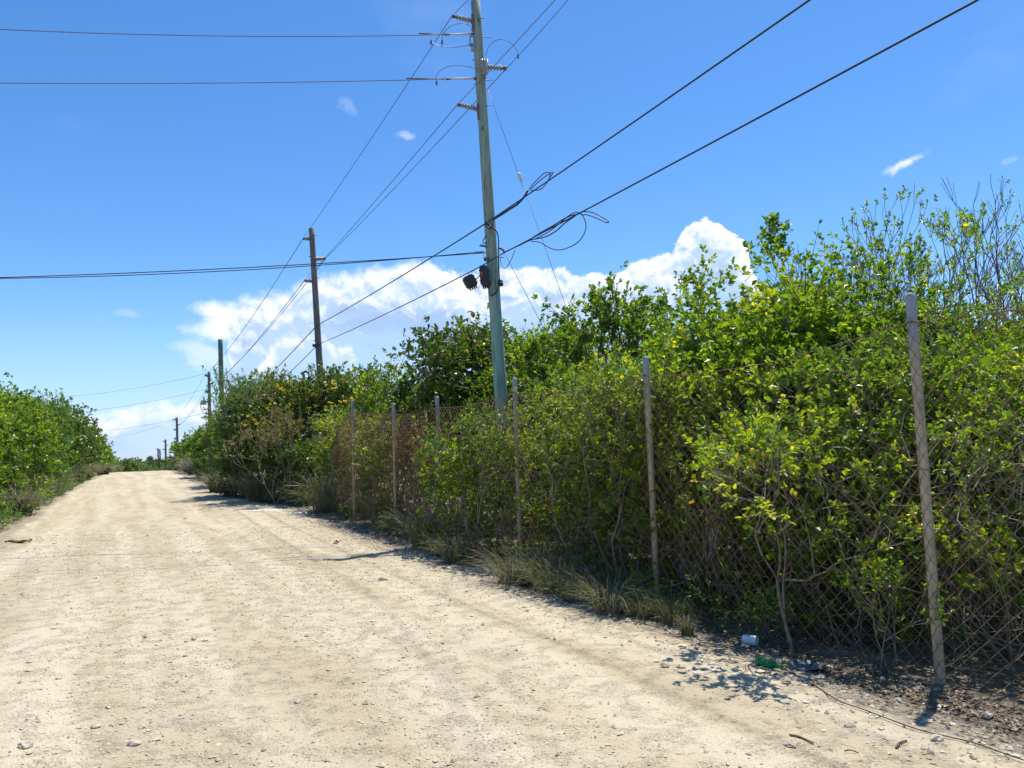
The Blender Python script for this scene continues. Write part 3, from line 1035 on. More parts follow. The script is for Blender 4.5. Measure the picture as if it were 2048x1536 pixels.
R('vine_thicket', 'rounded bright vine mound past the last visible fence post', 645, 808, 21.8, 3.8, 'olive', L=.085, cov=3.6, seed=7, tintoff=.15, wmin=5.55, twig=.5, per=9, slen=.28, cat='thicket')
R('shrub', 'low twiggy shrub with brown stems behind the mesh right of the second nearest post', 1420, 850, 7.9, 1.7, 'olive', L=.045, cov=3.2, seed=8, hi=True, wmin=5.6, twig=.9, per=9, slen=.2, barkm='bark_pale', sparse_low=.8, stems=10)
R('shrub', 'yellow-tipped shrub whose rounded top rises just behind the second nearest post', 1330, 685, 9.6, 2.8, 'bright', L=.075, cov=5.0, seed=9, hi=True, wmin=5.62, twig=.4, per=10, slen=.2, tintoff=.10)
R('shrub', 'broad-leaved glossy green shrub behind the mesh in the middle of the nearest full bay', 1600, 668, 7.9, 2.6, 'green', L=.078, cov=4.4, seed=10, hi=True, wmin=5.6, twig=.5, per=9, slen=.2, sparse_low=.45, tintoff=.06)
R('shrub', 'leafy shrub pressed against the back of the nearest fence post on its left', 1730, 655, 7.3, 2.1, 'green', L=.072, cov=4.4, seed=12, hi=True, wmin=5.66, twig=.5, per=9, slen=.2, sparse_low=.5)
R('shrub', 'fine-leaved light green shrub right of the nearest fence post', 1985, 690, 6.6, 2.2, 'bright', L=.045, cov=4.2, seed=13, hi=True, wmin=5.62, twig=.6, per=9, slen=.18, sparse_low=.55, low=.12)
R('shrub', 'dense shrub at the right edge of the view, beyond the leftover bay of mesh', 2120, 640, 6.2, 2.6, 'bright', L=.05, cov=3.6, seed=14, hi=True, wmin=5.7, twig=.6, per=9, slen=.18, sparse_low=.4)
R('tree', 'tall leafy tree topped by a narrow upright spire of leaves', 1562, 512, 9.9, 3.5, 'green', L=.085, cov=5.6, seed=15, twig=.35, per=10, slen=.24, spires=1, tintoff=.12, cat='tree', wmin=6.2)
R('tree', 'bushy bright tree to the right of the spired tree, left of the bare branches', 1665, 548, 9.7, 3.0, 'green', L=.085, cov=5.2, seed=16, twig=.35, per=10, slen=.24, cat='tree', wmin=6.4, tintoff=.08)
R('tree', 'rounded tree whose left shoulder meets the towering white cloud', 1485, 572, 11.0, 2.8, 'green', L=.09, cov=4.4, seed=17, twig=.35, per=10, slen=.24, cat='tree', wmin=6.2, tintoff=.05)
R('shrub', 'mid-green shrub filling the gap behind the bare-branched tree', 1870, 650, 9.0, 3.0, 'green', L=.075, cov=4.0, seed=18, hi=True, wmin=6.3, twig=.4, per=10, slen=.22, tintoff=-.02)
R('shrub', 'dark green shrub far right behind the fine-leaved one', 2090, 600, 9.0, 3.0, 'green', L=.075, cov=3.6, seed=19, wmin=6.3, twig=.4, per=10, slen=.22)
R('shrub', 'pale blue-green airy shrub top between umbrella tree and rounded tree', 1385, 625, 14.5, 2.4, 'green', L=.09, cov=3.0, seed=20, twig=.5, per=8, slen=.3, barkm='bark')
R('tree', 'light green tree immediately right of the tall green pole', 1075, 655, 17.6, 3.6, 'green', L=.085, cov=4.0, seed=21, twig=.35, per=9, slen=.26, cat='tree', wmin=6.6, tintoff=.08)
R('tree', 'green tree with a small upright sprig on top, left of the umbrella-shaped tree', 1125, 638, 17.2, 3.0, 'green', L=.09, cov=3.6, seed=22, twig=.35, per=9, slen=.26, cat='tree', spires=1, wmin=6.6)
R('shrub', 'broad green shrub under the umbrella-shaped tree', 1200, 705, 12.4, 3.2, 'green', L=.08, cov=4.0, seed=23, twig=.35, per=9, slen=.24, wmin=6.3, tintoff=.06)
R('tree', 'large dark-leaved tree left of the tall green pole', 872, 640, 18.0, 4.0, 'dark', L=.12, cov=4.4, seed=24, twig=.3, per=9, slen=.3, cat='tree', wmin=6.4, barkm='bark_pale')
R('tree', 'dark tree peeking up directly behind the tall green pole', 955, 622, 19.0, 2.8, 'dark', L=.11, cov=4.0, seed=25, twig=.3, per=9, slen=.3, cat='tree', tintoff=.15)
R('shrub', 'light green shrub at the foot of the large dark-leaved tree', 775, 725, 21.0, 2.9, 'green', L=.10, cov=3.8, seed=26, twig=.3, per=9, slen=.3, wmin=6.2, tintoff=.12)
R('tree', 'small dark conical tree standing between the weathered pole and the dark-leaved tree', 733, 728, 30.0, 2.2, 'dark', L=.12, cov=4.0, seed=27, per=9, slen=.3, cat='tree', tintoff=.1)
R('tree', 'small airy tree just right of the weathered second pole', 675, 732, 34.0, 3.2, 'green', L=.13, cov=2.6, seed=28, per=9, slen=.3, cat='tree', tintoff=-.1)
YF = []
for (fx, fy, nf) in ((512, 848, 14), (498, 838, 10), (524, 842, 8), (546, 800, 9), (553, 790, 8), (567, 770, 5), (668, 772, 8), (664, 768, 5), (684, 800, 9), (692, 797, 6), (536, 817, 6), (560, 862, 4), (590, 870, 3)):
    q = at(fx, fy, 26.0)
    YF.append((q[0], 26.0, q[2], nf))
R('flowering_bush', 'big dark green bush dotted with yellow trumpet flowers', 610, 728, 27.6, 4.6, 'dark', L=.13, cov=5.4, seed=29, per=9, slen=.3, cat='bush', tintoff=.12, flowers=YF, depth=3.0)
R('tree', 'feathery-leaved tree with a domed top behind the flowering bush', 535, 752, 31.0, 4.2, 'feather', L=.15, cov=4.6, seed=30, per=14, slen=.45, cat='tree', width=.45, tintoff=.0)
R('bush', 'dark shaded bush overhanging the road edge and casting a shadow on it', 480, 786, 30.5, 4.4, 'dark', L=.13, cov=5.0, seed=31, per=9, slen=.3, tintoff=.0, wmin=3.75, shell=.8)
R('bush', 'dark bush in front of the flowering one, reaching down to the grass clumps', 570, 862, 25.4, 3.6, 'dark', L=.11, cov=4.8, seed=32, per=9, slen=.3, wmin=5.1, shell=.8)
R('bush', 'greyish-green bush beside the green-grey stub pole', 436, 815, 39.0, 4.2, 'olive', L=.16, cov=4.4, seed=33, per=9, slen=.4, wmin=4.0, tintoff=-.08)
R('tree', 'loose dark-leaved tree growing right beside the transformer pole', 434, 812, 47.0, 1.8, 'dark', L=.2, cov=1.6, seed=34, per=8, slen=.5, cat='tree', wmin=4.2)
R('bush', 'rounded green bush at the foot of the transformer pole', 398, 848, 50.0, 4.6, 'green', L=.2, cov=4.4, seed=35, per=9, slen=.4, wmin=4.2, tintoff=-.1)
R('bush', 'green bush with the far pole rising out of it', 368, 858, 62.0, 5.0, 'green', L=.22, cov=4.4, seed=36, per=9, slen=.4, wmin=4.4, tintoff=-.1)
R('bush', 'last roadside bush on the right before the crest', 348, 875, 76.0, 5.4, 'green', L=.25, cov=4.2, seed=37, per=9, slen=.5, wmin=4.4, tintoff=-.15)

R('shrub', 'low leafy shrub behind the mesh right above the white cup', 1500, 985, 7.0, 1.7, 'green', L=.06, cov=3.4, seed=120, hi=True, wmin=5.6, twig=.6, per=9, slen=.16)
R('shrub', 'low leafy shrub behind the mesh midway between cup and nearest post', 1680, 985, 6.4, 1.7, 'green', L=.06, cov=3.6, seed=121, hi=True, wmin=5.62, twig=.6, per=9, slen=.16)
R('shrub', 'low airy shrub behind the mesh right of the nearest post near the ground', 1990, 1010, 5.9, 1.5, 'bright', L=.05, cov=2.2, seed=122, hi=True, wmin=5.66, twig=.8, per=8, slen=.16, low=.1)

# open trees with visible branches
loc, h = stand(1236, 560, 15.5)
rec_tree('tree', 'small umbrella-shaped tree with bare limbs and a yellowing left side', 'tree', loc, h, 0.40, 5, 'green', .12, 6, 1.0, 'bark_dark', .055, .45, 10, .2, tintoff=-.02, nstem=3, leaf_lo=.62, twist=.36)
loc, h = stand(1885, 340, 10.9)
rec_tree('bare_tree', 'leafless dead-looking tree with a fan of fine dark branches', 'tree', loc, h, 0.34, 21, 'green', .05, 6, 0.04, 'bark_violet', .045, .5, 6, .12, nstem=5, leaf_lo=.4, twist=.26)
loc, h = stand(1768, 395, 10.6)
rec_tree('tree', 'thin spreading tree with small leaf tufts left of the leafless branches', 'tree', loc, h, 0.24, 33, 'green', .065, 6, 0.75, 'bark_violet', .035, .4, 8, .14, nstem=3, leaf_lo=.80, twist=.32, tintoff=.1)
loc, h = stand(2035, 405, 7.6)
rec_tree('tree', 'small-leaved tree reaching in from the right edge above the fence', 'tree', loc, h, 0.30, 45, 'bright', .055, 6, 1.0, 'bark', .032, .4, 10, .2, nstem=3, leaf_lo=.55, twist=.34, tintoff=-.05)
loc, h = stand(510, 737, 30.2)
rec_tree('tree', 'sparse feathery tree sticking up above the domed bush with hanging pods', 'tree', loc, h, 0.10, 51, 'feather', .17, 4, 1.0, 'bark', .05, .9, 16, .5, hi=False, nstem=3, leaf_lo=.78, twist=.24, width=.4, tintoff=.1)
loc, h = stand(548, 815, 25.2)
rec_tree('shrub', 'greyish dry-leaved shrub in front of the flowering bush', 'bush', loc, h, 0.35, 61, 'grey', .08, 5, 1.0, 'bark_pale', .022, .25, 10, .25, hi=False, nstem=3, leaf_lo=.52, twist=.4)
# sprouts in front of the fence
p = hit(1592, 1300)
rec_tree('sapling', 'crooked sapling in front of the mesh with bright rosettes of leaves', 'sapling', p + np.array([-.10, -.02, 0]), 1.95, 0.30, 76, 'bright', .066, 5, 1.0, 'bark', .015, .3, 10, .14, nstem=2, leaf_lo=.38, twist=.55, tintoff=.15)
p = hit(1775, 1345)
rec_tree('sapling', 'thin weedy sapling with pale upright stems left of the nearest post', 'sapling', p, .82, 0.3, 82, 'green', .05, 3, 1.0, 'bark_pale', .007, .5, 6, .12, nstem=4, leaf_lo=.25, twist=.4, tintoff=.15)
p = hit(1525, 1282)
rec_tree('sapling', 'feathery low green seedling behind the white cup', 'sapling', p + np.array([.12, .1, 0]), .42, 0.7, 88, 'feather', .032, 3, 1.0, 'bark_pale', .005, .3, 14, .12, nstem=5, leaf_lo=.1, twist=.5, tintoff=.25)
p = hit(1290, 1215)
rec_tree('sapling', 'leafy seedling with a yellow-green tip at the foot of the second nearest post', 'sapling', p, .36, 0.6, 91, 'bright', .05, 2, 1.0, 'bark', .006, .3, 7, .1, nstem=4, leaf_lo=.2, twist=.5)
p = hit(1965, 1345)
rec_tree('sapling', 'thin-stemmed seedling with drooping yellow-green leaves right of the nearest post', 'sapling', p + np.array([.1, .25, 0]), 1.0, 0.2, 95, 'bright', .07, 3, 1.0, 'bark_pale', .008, .5, 6, .1, nstem=2, leaf_lo=.7, twist=.4, tintoff=.1)
q = hit(812, 1062)
rec_tree('shrub', 'pale-leaved branch sticking out in front of the fifth fence post', 'bush', q + np.array([0, .2, 0]), 1.75, 0.45, 99, 'bright', .085, 3, 1.0, 'bark_pale', .018, .2, 7, .15, nstem=2, leaf_lo=.5, twist=.6)

# second row behind, so the scrub stays solid from beside
rg = np.random.default_rng(77)
k = 0
BACK = ['rear scrub bush behind the nearest bay, hidden in the thicket', 'rear scrub bush behind the second bay', 'rear scrub bush behind the third bay of the fence',
        'rear scrub bush behind the fourth bay of the fence', 'rear scrub bush behind the rusty fifth bay', 'rear scrub bush back of the vine mound', 'rear scrub bush back of the flowering bush', 'rear scrub bush back of the stub pole', 'rear scrub bush inland of the transformer pole', 'rear scrub bush inland of the last roadside bush']
for Y in (8.0, 11, 14.5, 19, 24, 30, 38, 47, 58, 72):
    wv_ = FW + 3.0 + Y * 0.06
    bush('bush', BACK[k], 'bush', (wv_ - 0.5 * Y, Y, float(ground(0, Y))), 3.6 + Y * .03, 2.7 + rg.uniform(-.2, .3), 'green', L=.10 + Y * .0022, cov=1.4, seed=200 + k, per=9, slen=.35, stems=3, twig=.15)
    k += 1

# --- left side hedge
LEFT = [  # w offset, Y, width, height, species, label
    (-5.1, 17.0, 4.2, 4.0, 'green', 'roadside bush at the left edge, nearest of the left hedge'),
    (-4.9, 21.5, 4.4, 4.25, 'bright', 'bright bush at the far left edge above the dry grass'),
    (-5.2, 26.0, 4.4, 4.45, 'green', 'tall bush second in along the left side of the road'),
    (-5.1, 30.5, 4.0, 4.35, 'bright', 'yellow-green rounded bush in the left hedge'),
    (-5.3, 35.5, 4.6, 4.9, 'feather', 'soft feathery bush in the left hedge where its top dips'),
    (-5.2, 41.0, 4.4, 4.9, 'green', 'leafy bush halfway along the left hedge'),
    (-5.3, 47.0, 4.8, 4.95, 'dark', 'darker bush in the left hedge before the taller trees'),
    (-5.1, 54.0, 5.0, 5.3, 'dark', 'tall dark tree with twiggy right shoulder in the left hedge'),
    (-4.9, 61.0, 5.0, 4.9, 'dark', 'dark tree after the highest one in the left hedge'),
    (-4.3, 69.0, 4.6, 4.2, 'green', 'green bush near the crest on the left'),
    (-3.3, 78.0, 4.2, 3.3, 'green', 'low bush with knobbly leafy top at the left of the crest'),
    (-2.6, 88.0, 4.2, 2.8, 'green', 'last bush on the left before the road drops away')]
for k, (wv_, Y, w, h, sp, lab) in enumerate(LEFT):
    bush('bush', lab, 'bush', (wv_ + .55 - 0.5 * Y, Y, float(ground(0, Y))), w, h * (1.0 if Y < 32 else 1.03), sp, L=.048 + Y * .0031, cov=(4.0 if Y < 32 else 3.2), seed=300 + k, hi=Y < 24, per=9 if sp != 'feather' else 14, slen=.3 + Y * .003,
         width=1.0 if sp != 'feather' else .5, wmax=float(road_l(Y)) + (.3 if Y > 27 else -.35), stems=4, twig=.25, tintoff=(-.12 if sp == 'bright' else -.10), shell=.7)
rg = np.random.default_rng(5)
BL = ['back row tree behind the nearest left bushes', 'back row tree behind the bright left bush', 'back row tree behind the feathery left bush', 'back row tree behind the dark left trees', 'back row tree left of the crest']
for k, Y in enumerate((22, 32, 44, 58, 74)):
    bush('tree', BL[k], 'tree', (-9.3 - 0.5 * Y, Y, float(ground(0, Y))), 5.5, 4.6, 'green', L=.14 + Y * .002, cov=1.3, seed=340 + k, per=9, slen=.4, stems=3, twig=.1)

# --- beyond the crest
FAR = [(262, 925, 118, 7, 'dark tree beyond the crest at the left end of the far row'), (277, 934, 125, 7, 'dark tree beyond the crest, second of the far row'), (290, 946, 140, 7, 'low dark tree in the dip where the road disappears'),
       (345, 935, 128, 5, 'dark bush beyond the crest under the paired far poles'), (326, 945, 150, 7, 'low dark bush beyond the crest right of the palm'), (246, 915, 105, 6, 'green bush just over the crest on the left'),
       (364, 905, 100, 4, 'green bush just over the crest on the right'), (305, 950, 165, 9, 'lowest far bush closing the view down the road')]
for k, (px, top, Y, w, lab) in enumerate(FAR):
    loc, h = stand(px, top, Y)
    bush('far_tree', lab, 'tree', loc, w, max(h, 1.5), 'far', L=.34, cov=3.6, seed=400 + k, per=8, slen=.6, stems=3, twig=0)
# palm
loc, h = stand(306, 922, 150)
root = empty('palm_tree', loc, 'tiny fan palm silhouette on the skyline at the end of the road', 'palm tree')
gt = G()
tube(gt, [(0, 0, -.1), (.05, 0, h * .5), (0, 0, h * .86)], [.22, .17, .16], 8)
gt.build('trunk', M['bark'], root)
rg = np.random.default_rng(8)
for k in range(16):
    fg = G()
    a, e = k * 2.4, rg.uniform(-.5, 1.2)
    d = np.array([math.cos(a) * math.cos(e), math.sin(a) * math.cos(e), math.sin(e)])
    b_ = np.array([0, 0, h * .86])
    mid = b_ + d * .9
    tube(fg, [b_, mid], [.03, .02], 4, False)
    dd = norm(d + rg.normal(0, .38, (14, 3)))
    leaves(fg, np.repeat(mid[None], 14, 0), dd, .95, rg, rg.random(14) * .6, False, .35, .4)
    fg.build('frond', M['leaf_far'], root, smooth=False)

# far woods on the low land, one mass either side
def woods(name, label, n, fn, seed, L=.9):
    rg = np.random.default_rng(seed)
    x, y, r, hh = fn(rg, n)
    per = 50
    z = gfn(x, y)[..., 2]
    u = norm(rg.normal(0, 1, (n, per, 3)))
    u[..., 2] = np.abs(u[..., 2])
    c = np.stack([x, y, z], -1)[:, None]
    p = c + u * np.stack([r, r, hh], -1)[:, None] * rg.uniform(.6, 1.0, (n, per, 1))
    g = G()
    d = norm(u + rg.normal(0, .6, (n, per, 3)))
    leaves(g, p.reshape(-1, 3), d.reshape(-1, 3), (L * np.maximum(1, y / 180))[:, None].repeat(per, 1).ravel(), rg, np.repeat(rg.normal(.4, .15, n), per) + rg.normal(0, .12, n * per), False, 1.6, .5)
    tag(g.build(name, M['leaf_far'], smooth=False), label, 'woodland', kind='stuff')


def wood_fn(side):
    def f(rg, n):
        y = rg.uniform(95, 700, n)
        off = rg.uniform(8, 230, n)
        w = -off if side < 0 else off + 8
        return w - .5 * y, y, rg.uniform(3, 6, n) * (1 + y / 600), rg.uniform(2.6, 4.2, n)
    return f


woods('woodland', 'low far scrub woodland spreading away left of the road beyond the crest', 400, wood_fn(-1), 1)
woods('woodland', 'low far scrub woodland spreading away right of the road beyond the crest', 250, wood_fn(1), 2)



def near_fn(side):
    def f(rg, n):
        y = rg.uniform(-6, 100, n)
        w = -rg.uniform(8.5, 45, n) if side < 0 else rg.uniform(13, 48, n)
        return w - .5 * y, y, rg.uniform(1.2, 2.4, n), rg.uniform(1.6, 3.0, n)
    return f


woods('woodland', 'low scrub covering the land behind the left roadside hedge', 620, near_fn(-1), 3, .36)
woods('woodland', 'low scrub covering the land inland behind the fence thicket', 420, near_fn(1), 4, .36)


# ------------------------------------------------------------------ grass
def blades(g, n, r, h, rg, c=(0, 0, 0), green=0.5, wid=.0045, flop=1.0):
    a = rg.uniform(0, 2 * np.pi, n)
    rr = r * np.sqrt(rg.random(n)) * .45
    b = np.stack([np.cos(a) * rr, np.sin(a) * rr, np.zeros(n)], -1) + np.asarray(c)
    a2 = a + rg.normal(0, .5, n)
    out = np.stack([np.cos(a2), np.sin(a2), np.zeros(n)], -1)
    hh = h * rg.uniform(.5, 1.15, n)
    reach = (r * rg.uniform(.3, 1.4, n) * flop)
    t = np.array([0, .3, .6, .85, 1.0])
    zz = np.stack([t * hh_ * (1 - .45 * t ** 3 * f_) for hh_, f_ in zip(hh, rg.uniform(.2, 1.7, n) * flop)])
    ll = reach[:, None] * (t ** 1.9)[None]
    ctr = b[:, None] + out[:, None] * ll[..., None] + np.array([0, 0, 1.0]) * zz[..., None]
    side = np.cross(out, np.array([0, 0, 1.0]))
    side = norm(side + rg.normal(0, .5, side.shape))
    ww = wid * np.array([1, .95, .75, .45, .12])
    v = np.stack([ctr - side[:, None] * ww[None, :, None], ctr + side[:, None] * ww[None, :, None]], 2)
    k = len(t)
    f = np.array([(2 * i, 2 * i + 1, 2 * i + 3, 2 * i + 2) for i in range(k - 1)])
    ff = (np.arange(n)[:, None, None] * (2 * k) + f[None]).reshape(-1, 4)
    tint = np.where(rg.random(n) < green, rg.uniform(.55, 1, n), rg.uniform(0, .42, n))
    # straw at the foot, greener above
    tt = np.repeat(tint, k - 1).reshape(n, k - 1)
    tt = tt * np.array([.5, .85, 1, 1])
    g.add(v.reshape(-1, 3), ff, tt.ravel())


TUFTS = [  # base px, base py, top py, radius factor, greenness, label
    (1150, 1205, 1120, .8, .75, 'upright yellow-green grass tuft below the second nearest fence bay'),
    (1222, 1232, 1148, 1.1, .35, 'flopped grey straw tuft left of the second nearest post'),
    (1195, 1222, 1165, .7, .55, 'small grass tuft with a reddish base among the straw'),
    (1108, 1187, 1085, 1.0, .4, 'arching grass tuft right of the wide double clump'),
    (1035, 1172, 1088, 1.2, .35, 'wide grey-green grass clump at the bulge of the verge'),
    (1072, 1170, 1095, .9, .4, 'grass clump joined to the wide one on its right'),
    (915, 1128, 1058, 1.0, .55, 'green-tipped grass tuft left of the leaf litter patch'),
    (878, 1112, 1050, .8, .75, 'bright upright grass tuft under the fourth fence post'),
    (850, 1098, 1035, 1.1, .45, 'shaggy grass clump before the fourth fence post'),
    (800, 1072, 1030, 1.1, .4, 'low shaggy clump below the fifth fence post'),
    (775, 1062, 1035, .8, .6, 'thin grass tuft at the corner of the verge'),
    (750, 1038, 975, 1.1, .35, 'mounded grey grass clump between fifth and sixth posts'),
    (700, 1028, 972, 1.0, .35, 'grass clump beneath the farthest post'),
    (655, 1025, 962, 1.2, .4, 'large rounded grass clump beyond the farthest post'),
    (590, 1010, 965, 1.0, .5, 'dim grass clump beneath the flowering bush'),
    (545, 1008, 985, .9, .6, 'small light grass tuft on the road edge beneath the flowering bush'),
    (520, 1003, 945, 1.1, .25, 'brown dry grass clump left of the flowering bush'),
    (437, 985, 948, 1.2, .5, 'olive grass clump at the shaded bend of the road'),
    (460, 992, 960, 1.0, .5, 'olive grass clump under the overhanging dark bush'),
    (412, 955, 920, 1.3, .3, 'tawny grass clump near the crest on the right'),
    (392, 948, 918, 1.3, .35, 'pale grass clump farther up toward the crest on the right'),
    (376, 943, 925, 1.3, .35, 'smallest grass clump by the crest on the right'),
    (1345, 1250, 1180, .8, .65, 'thin green grass sprouting right of the second nearest post'),
    (1375, 1275, 1225, .6, .35, 'wispy bent grass stalks near the white cup'),
    (1285, 1240, 1180, 1.0, .5, 'long arching grass left foot of the second nearest post'),
    (45, 1030, 985, 1.0, .3, 'dry grass clump at the left road edge'),
    (15, 1032, 990, 1.1, .45, 'grass clump cut by the left edge of the view'),
    (70, 1003, 962, 1.2, .7, 'green grass clump under the left hedge'),
    (100, 985, 945, 1.3, .75, 'broad green clump farther along the left hedge'),
    (140, 968, 935, 1.3, .4, 'straw-coloured clump halfway along the left hedge'),
    (165, 960, 930, 1.3, .4, 'straw-coloured clump toward the crest on the left'),
    (205, 950, 930, 1.4, .35, 'small tawny clump left of the crest')]
for k, (px, py, ty, rf, gr, lab) in enumerate(TUFTS):
    p = hit(px, py)
    w_ = p[0] + .5 * p[1]
    h = max(.15, (py - ty) * p[1] / FPX)
    rg = np.random.default_rng(500 + k)
    g = G()
    n = int(np.clip(320 * rf, 170, 360)) if p[1] > 9 else int(320 * rf)
    hk = 1.5 if p[1] > 13 else 1.12
    blades(g, n, h * .8 * rf, h * hk, rg, green=gr * .8, wid=max(.0028, .00042 * p[1]))
    p[2] = float(surf(p[0], p[1])) - .01
    o = g.build('grass_tuft', M['grass'], None, smooth=False)
    o.location = p
    tag(o, lab, 'grass', 'grass clumps along the road edges')

# undergrowth: grass and weeds too many to count
g = G()
rg = np.random.default_rng(901)
for k in range(200):
    Y = 4.5 + 70 * rg.random() ** 1.8
    w_ = rg.choice([float(road_r(Y)) + rg.uniform(.45, 1.3), float(road_l(Y)) - rg.uniform(-.05, .6)], p=[.6, .4])
    if w_ > 0 and Y < 7.5:
        w_ = rg.uniform(5.5, 6.6)
    x = w_ - .5 * Y
    h = rg.uniform(.08, .26) * (1 + Y * .006)
    blades(g, 26, h * .9, h, rg, (x, Y, float(surf(x, Y)) - .01), rg.uniform(.3, .7), max(.0028, .00045 * Y))
tag(g.build('grass', M['grass'], smooth=False), 'thin dry grass and weeds under the hedges', kind='stuff')
# left verge strip of weeds
g = G()
rg = np.random.default_rng(903)
n = 1100
Y = 15 + 75 * rg.random(n) ** 1.3
w_ = road_l(Y) - .1 - rg.random(n) ** 2 * .9 + .3 * fbm(Y * .7, Y * 0 + 1.5, 3)
x = w_ - .5 * Y
base_ = np.stack([x, Y, surf(x, Y)], -1)
tips = base_ + np.stack([rg.normal(0, .1, n), rg.normal(0, .1, n), rg.uniform(.05, .55, n)], -1)
shoots(g, None, tips, norm(rg.normal(0, .5, (n, 3)) + np.array([0, 0, 1.0])), rg, .11, 8, .3, False, .8)
tag(g.build('undergrowth', M['leaf_feather'], smooth=False), 'low green weeds lining the left road edge', kind='stuff')
# low weeds at the foot of the fence
g = G()
rg = np.random.default_rng(905)
n = 2600
Y = 6.5 + 26 * rg.random(n) ** 1.2
w_ = FW - .25 + rg.normal(0, .35, n)
keep = (w_ > 5.1) & ((vnoise(Y * 1.3, w_ * 2) > .42))
Y, w_ = Y[keep], w_[keep]
n = len(Y)
x = w_ - .5 * Y
tips = np.stack([x, Y, surf(x, Y) + rg.uniform(.05, .5, n)], -1)
shoots(g, None, tips, norm(rg.normal(0, .5, (n, 3)) + np.array([0, 0, 1.0])), rg, .045, 8, .2, True, .8)
tag(g.build('undergrowth', M['leaf_green'], smooth=False), 'low leafy weeds at the foot of the fence', kind='stuff')
# dry twig tangle behind the mesh
g = G()
rg = np.random.default_rng(907)
n = 2600
Y = 4.6 + 11 * rg.random(n) ** 1.2
w_ = FW + .12 + rg.random(n) ** 1.3 * 1.5
x = w_ - .5 * Y
p0 = np.stack([x, Y, ground(x, Y) + rg.random(n) ** 1.5 * 1.5], -1)
d = norm(rg.normal(0, 1, (n, 3)) * np.array([.6, .6, .7]) + np.array([0, 0, .45]))
l_ = rg.uniform(.15, .6, n)[:, None]
mid = p0 + d * l_ + rg.normal(0, .02, (n, 3))
segs(g, p0, mid, .0035, .0028, 3)
segs(g, mid, mid + norm(d + rg.normal(0, .35, (n, 3))) * l_ * .8, .0028, .0012, 3)
tag(g.build('brushwood', M['bark'], smooth=False), 'tangle of dry twigs in the shade behind the mesh', kind='stuff')
# leaf litter
g = G()
rg = np.random.default_rng(909)
n = 16000
Y = 3.6 + 16 * rg.random(n) ** 1.5
w_ = np.where(rg.random(n) < .55, FW + .1 + rg.random(n) * 2.4, FW - .1 - np.abs(rg.normal(0, .35, n)))
x = w_ - .5 * Y
b_ = np.stack([x, Y, surf(x, Y) + rg.uniform(.003, .02, n)], -1)
d = norm(rg.normal(0, 1, (n, 3)) * np.array([1, 1, .15]))
leaves(g, b_, d, rg.uniform(.015, .05, n), rg, rg.random(n), False, 1.1, 2.0)
tag(g.build('leaf_litter', M['litter'], smooth=False), 'dry fallen leaves under the fence and scrub', kind='stuff')

# ------------------------------------------------------------------ chain link fence
POSTS = [((1820, 585), 5.4), ((1291, 712), 8.2), ((1029, 755), 11.0), ((874, 792), 13.8), ((786.5, 806), 16.1), ((704.5, 800), 19.0)]
post_pos = []
for (px, top), Y in POSTS:
    q = at(px, top, Y)
    post_pos.append((FW - .5 * Y if abs(q[0] + .5 * Y - FW) < .15 else q[0], Y, q[2]))
    post_pos[-1] = (q[0], Y, q[2])
ext_near = (post_pos[0][0] + 1.36, post_pos[0][1] - 2.72, 2.7)
ext_far = [(FW + .25 - .5 * 21.8, 21.8, 2.2)]
allp = [ext_near] + post_pos + ext_far
fence = empty('chain_link_fence', (post_pos[0][0], post_pos[0][1], 0), 'rusty chain-link fence on grey pipe posts, overgrown along the road', 'fence')
FO = np.array(fence.location)
for k, (x, y, zt) in enumerate(allp):
    g = G()
    zb = float(surf(x, y)) - .15
    lathe(g, (x, y, zb), (x, y, zt), [(0, .034), (.25, .0345), (.5, .034), (.75, .0345), (.985, .034), (.997, .031), (1, .0)], 16)
    g.build('post', M['pipe'], fence, FO)
    for zz in (zt - .22, zt - 1.25, zt - 2.2):
        g = G()
        a = np.linspace(0, 2 * np.pi, 15)
        tube(g, np.stack([x + .0375 * np.cos(a), y + .0375 * np.sin(a), zz + .006 * np.sin(a * 2)], -1), .0022, 4, False)
        g.build('tie_wire', M['rust'], fence, FO)

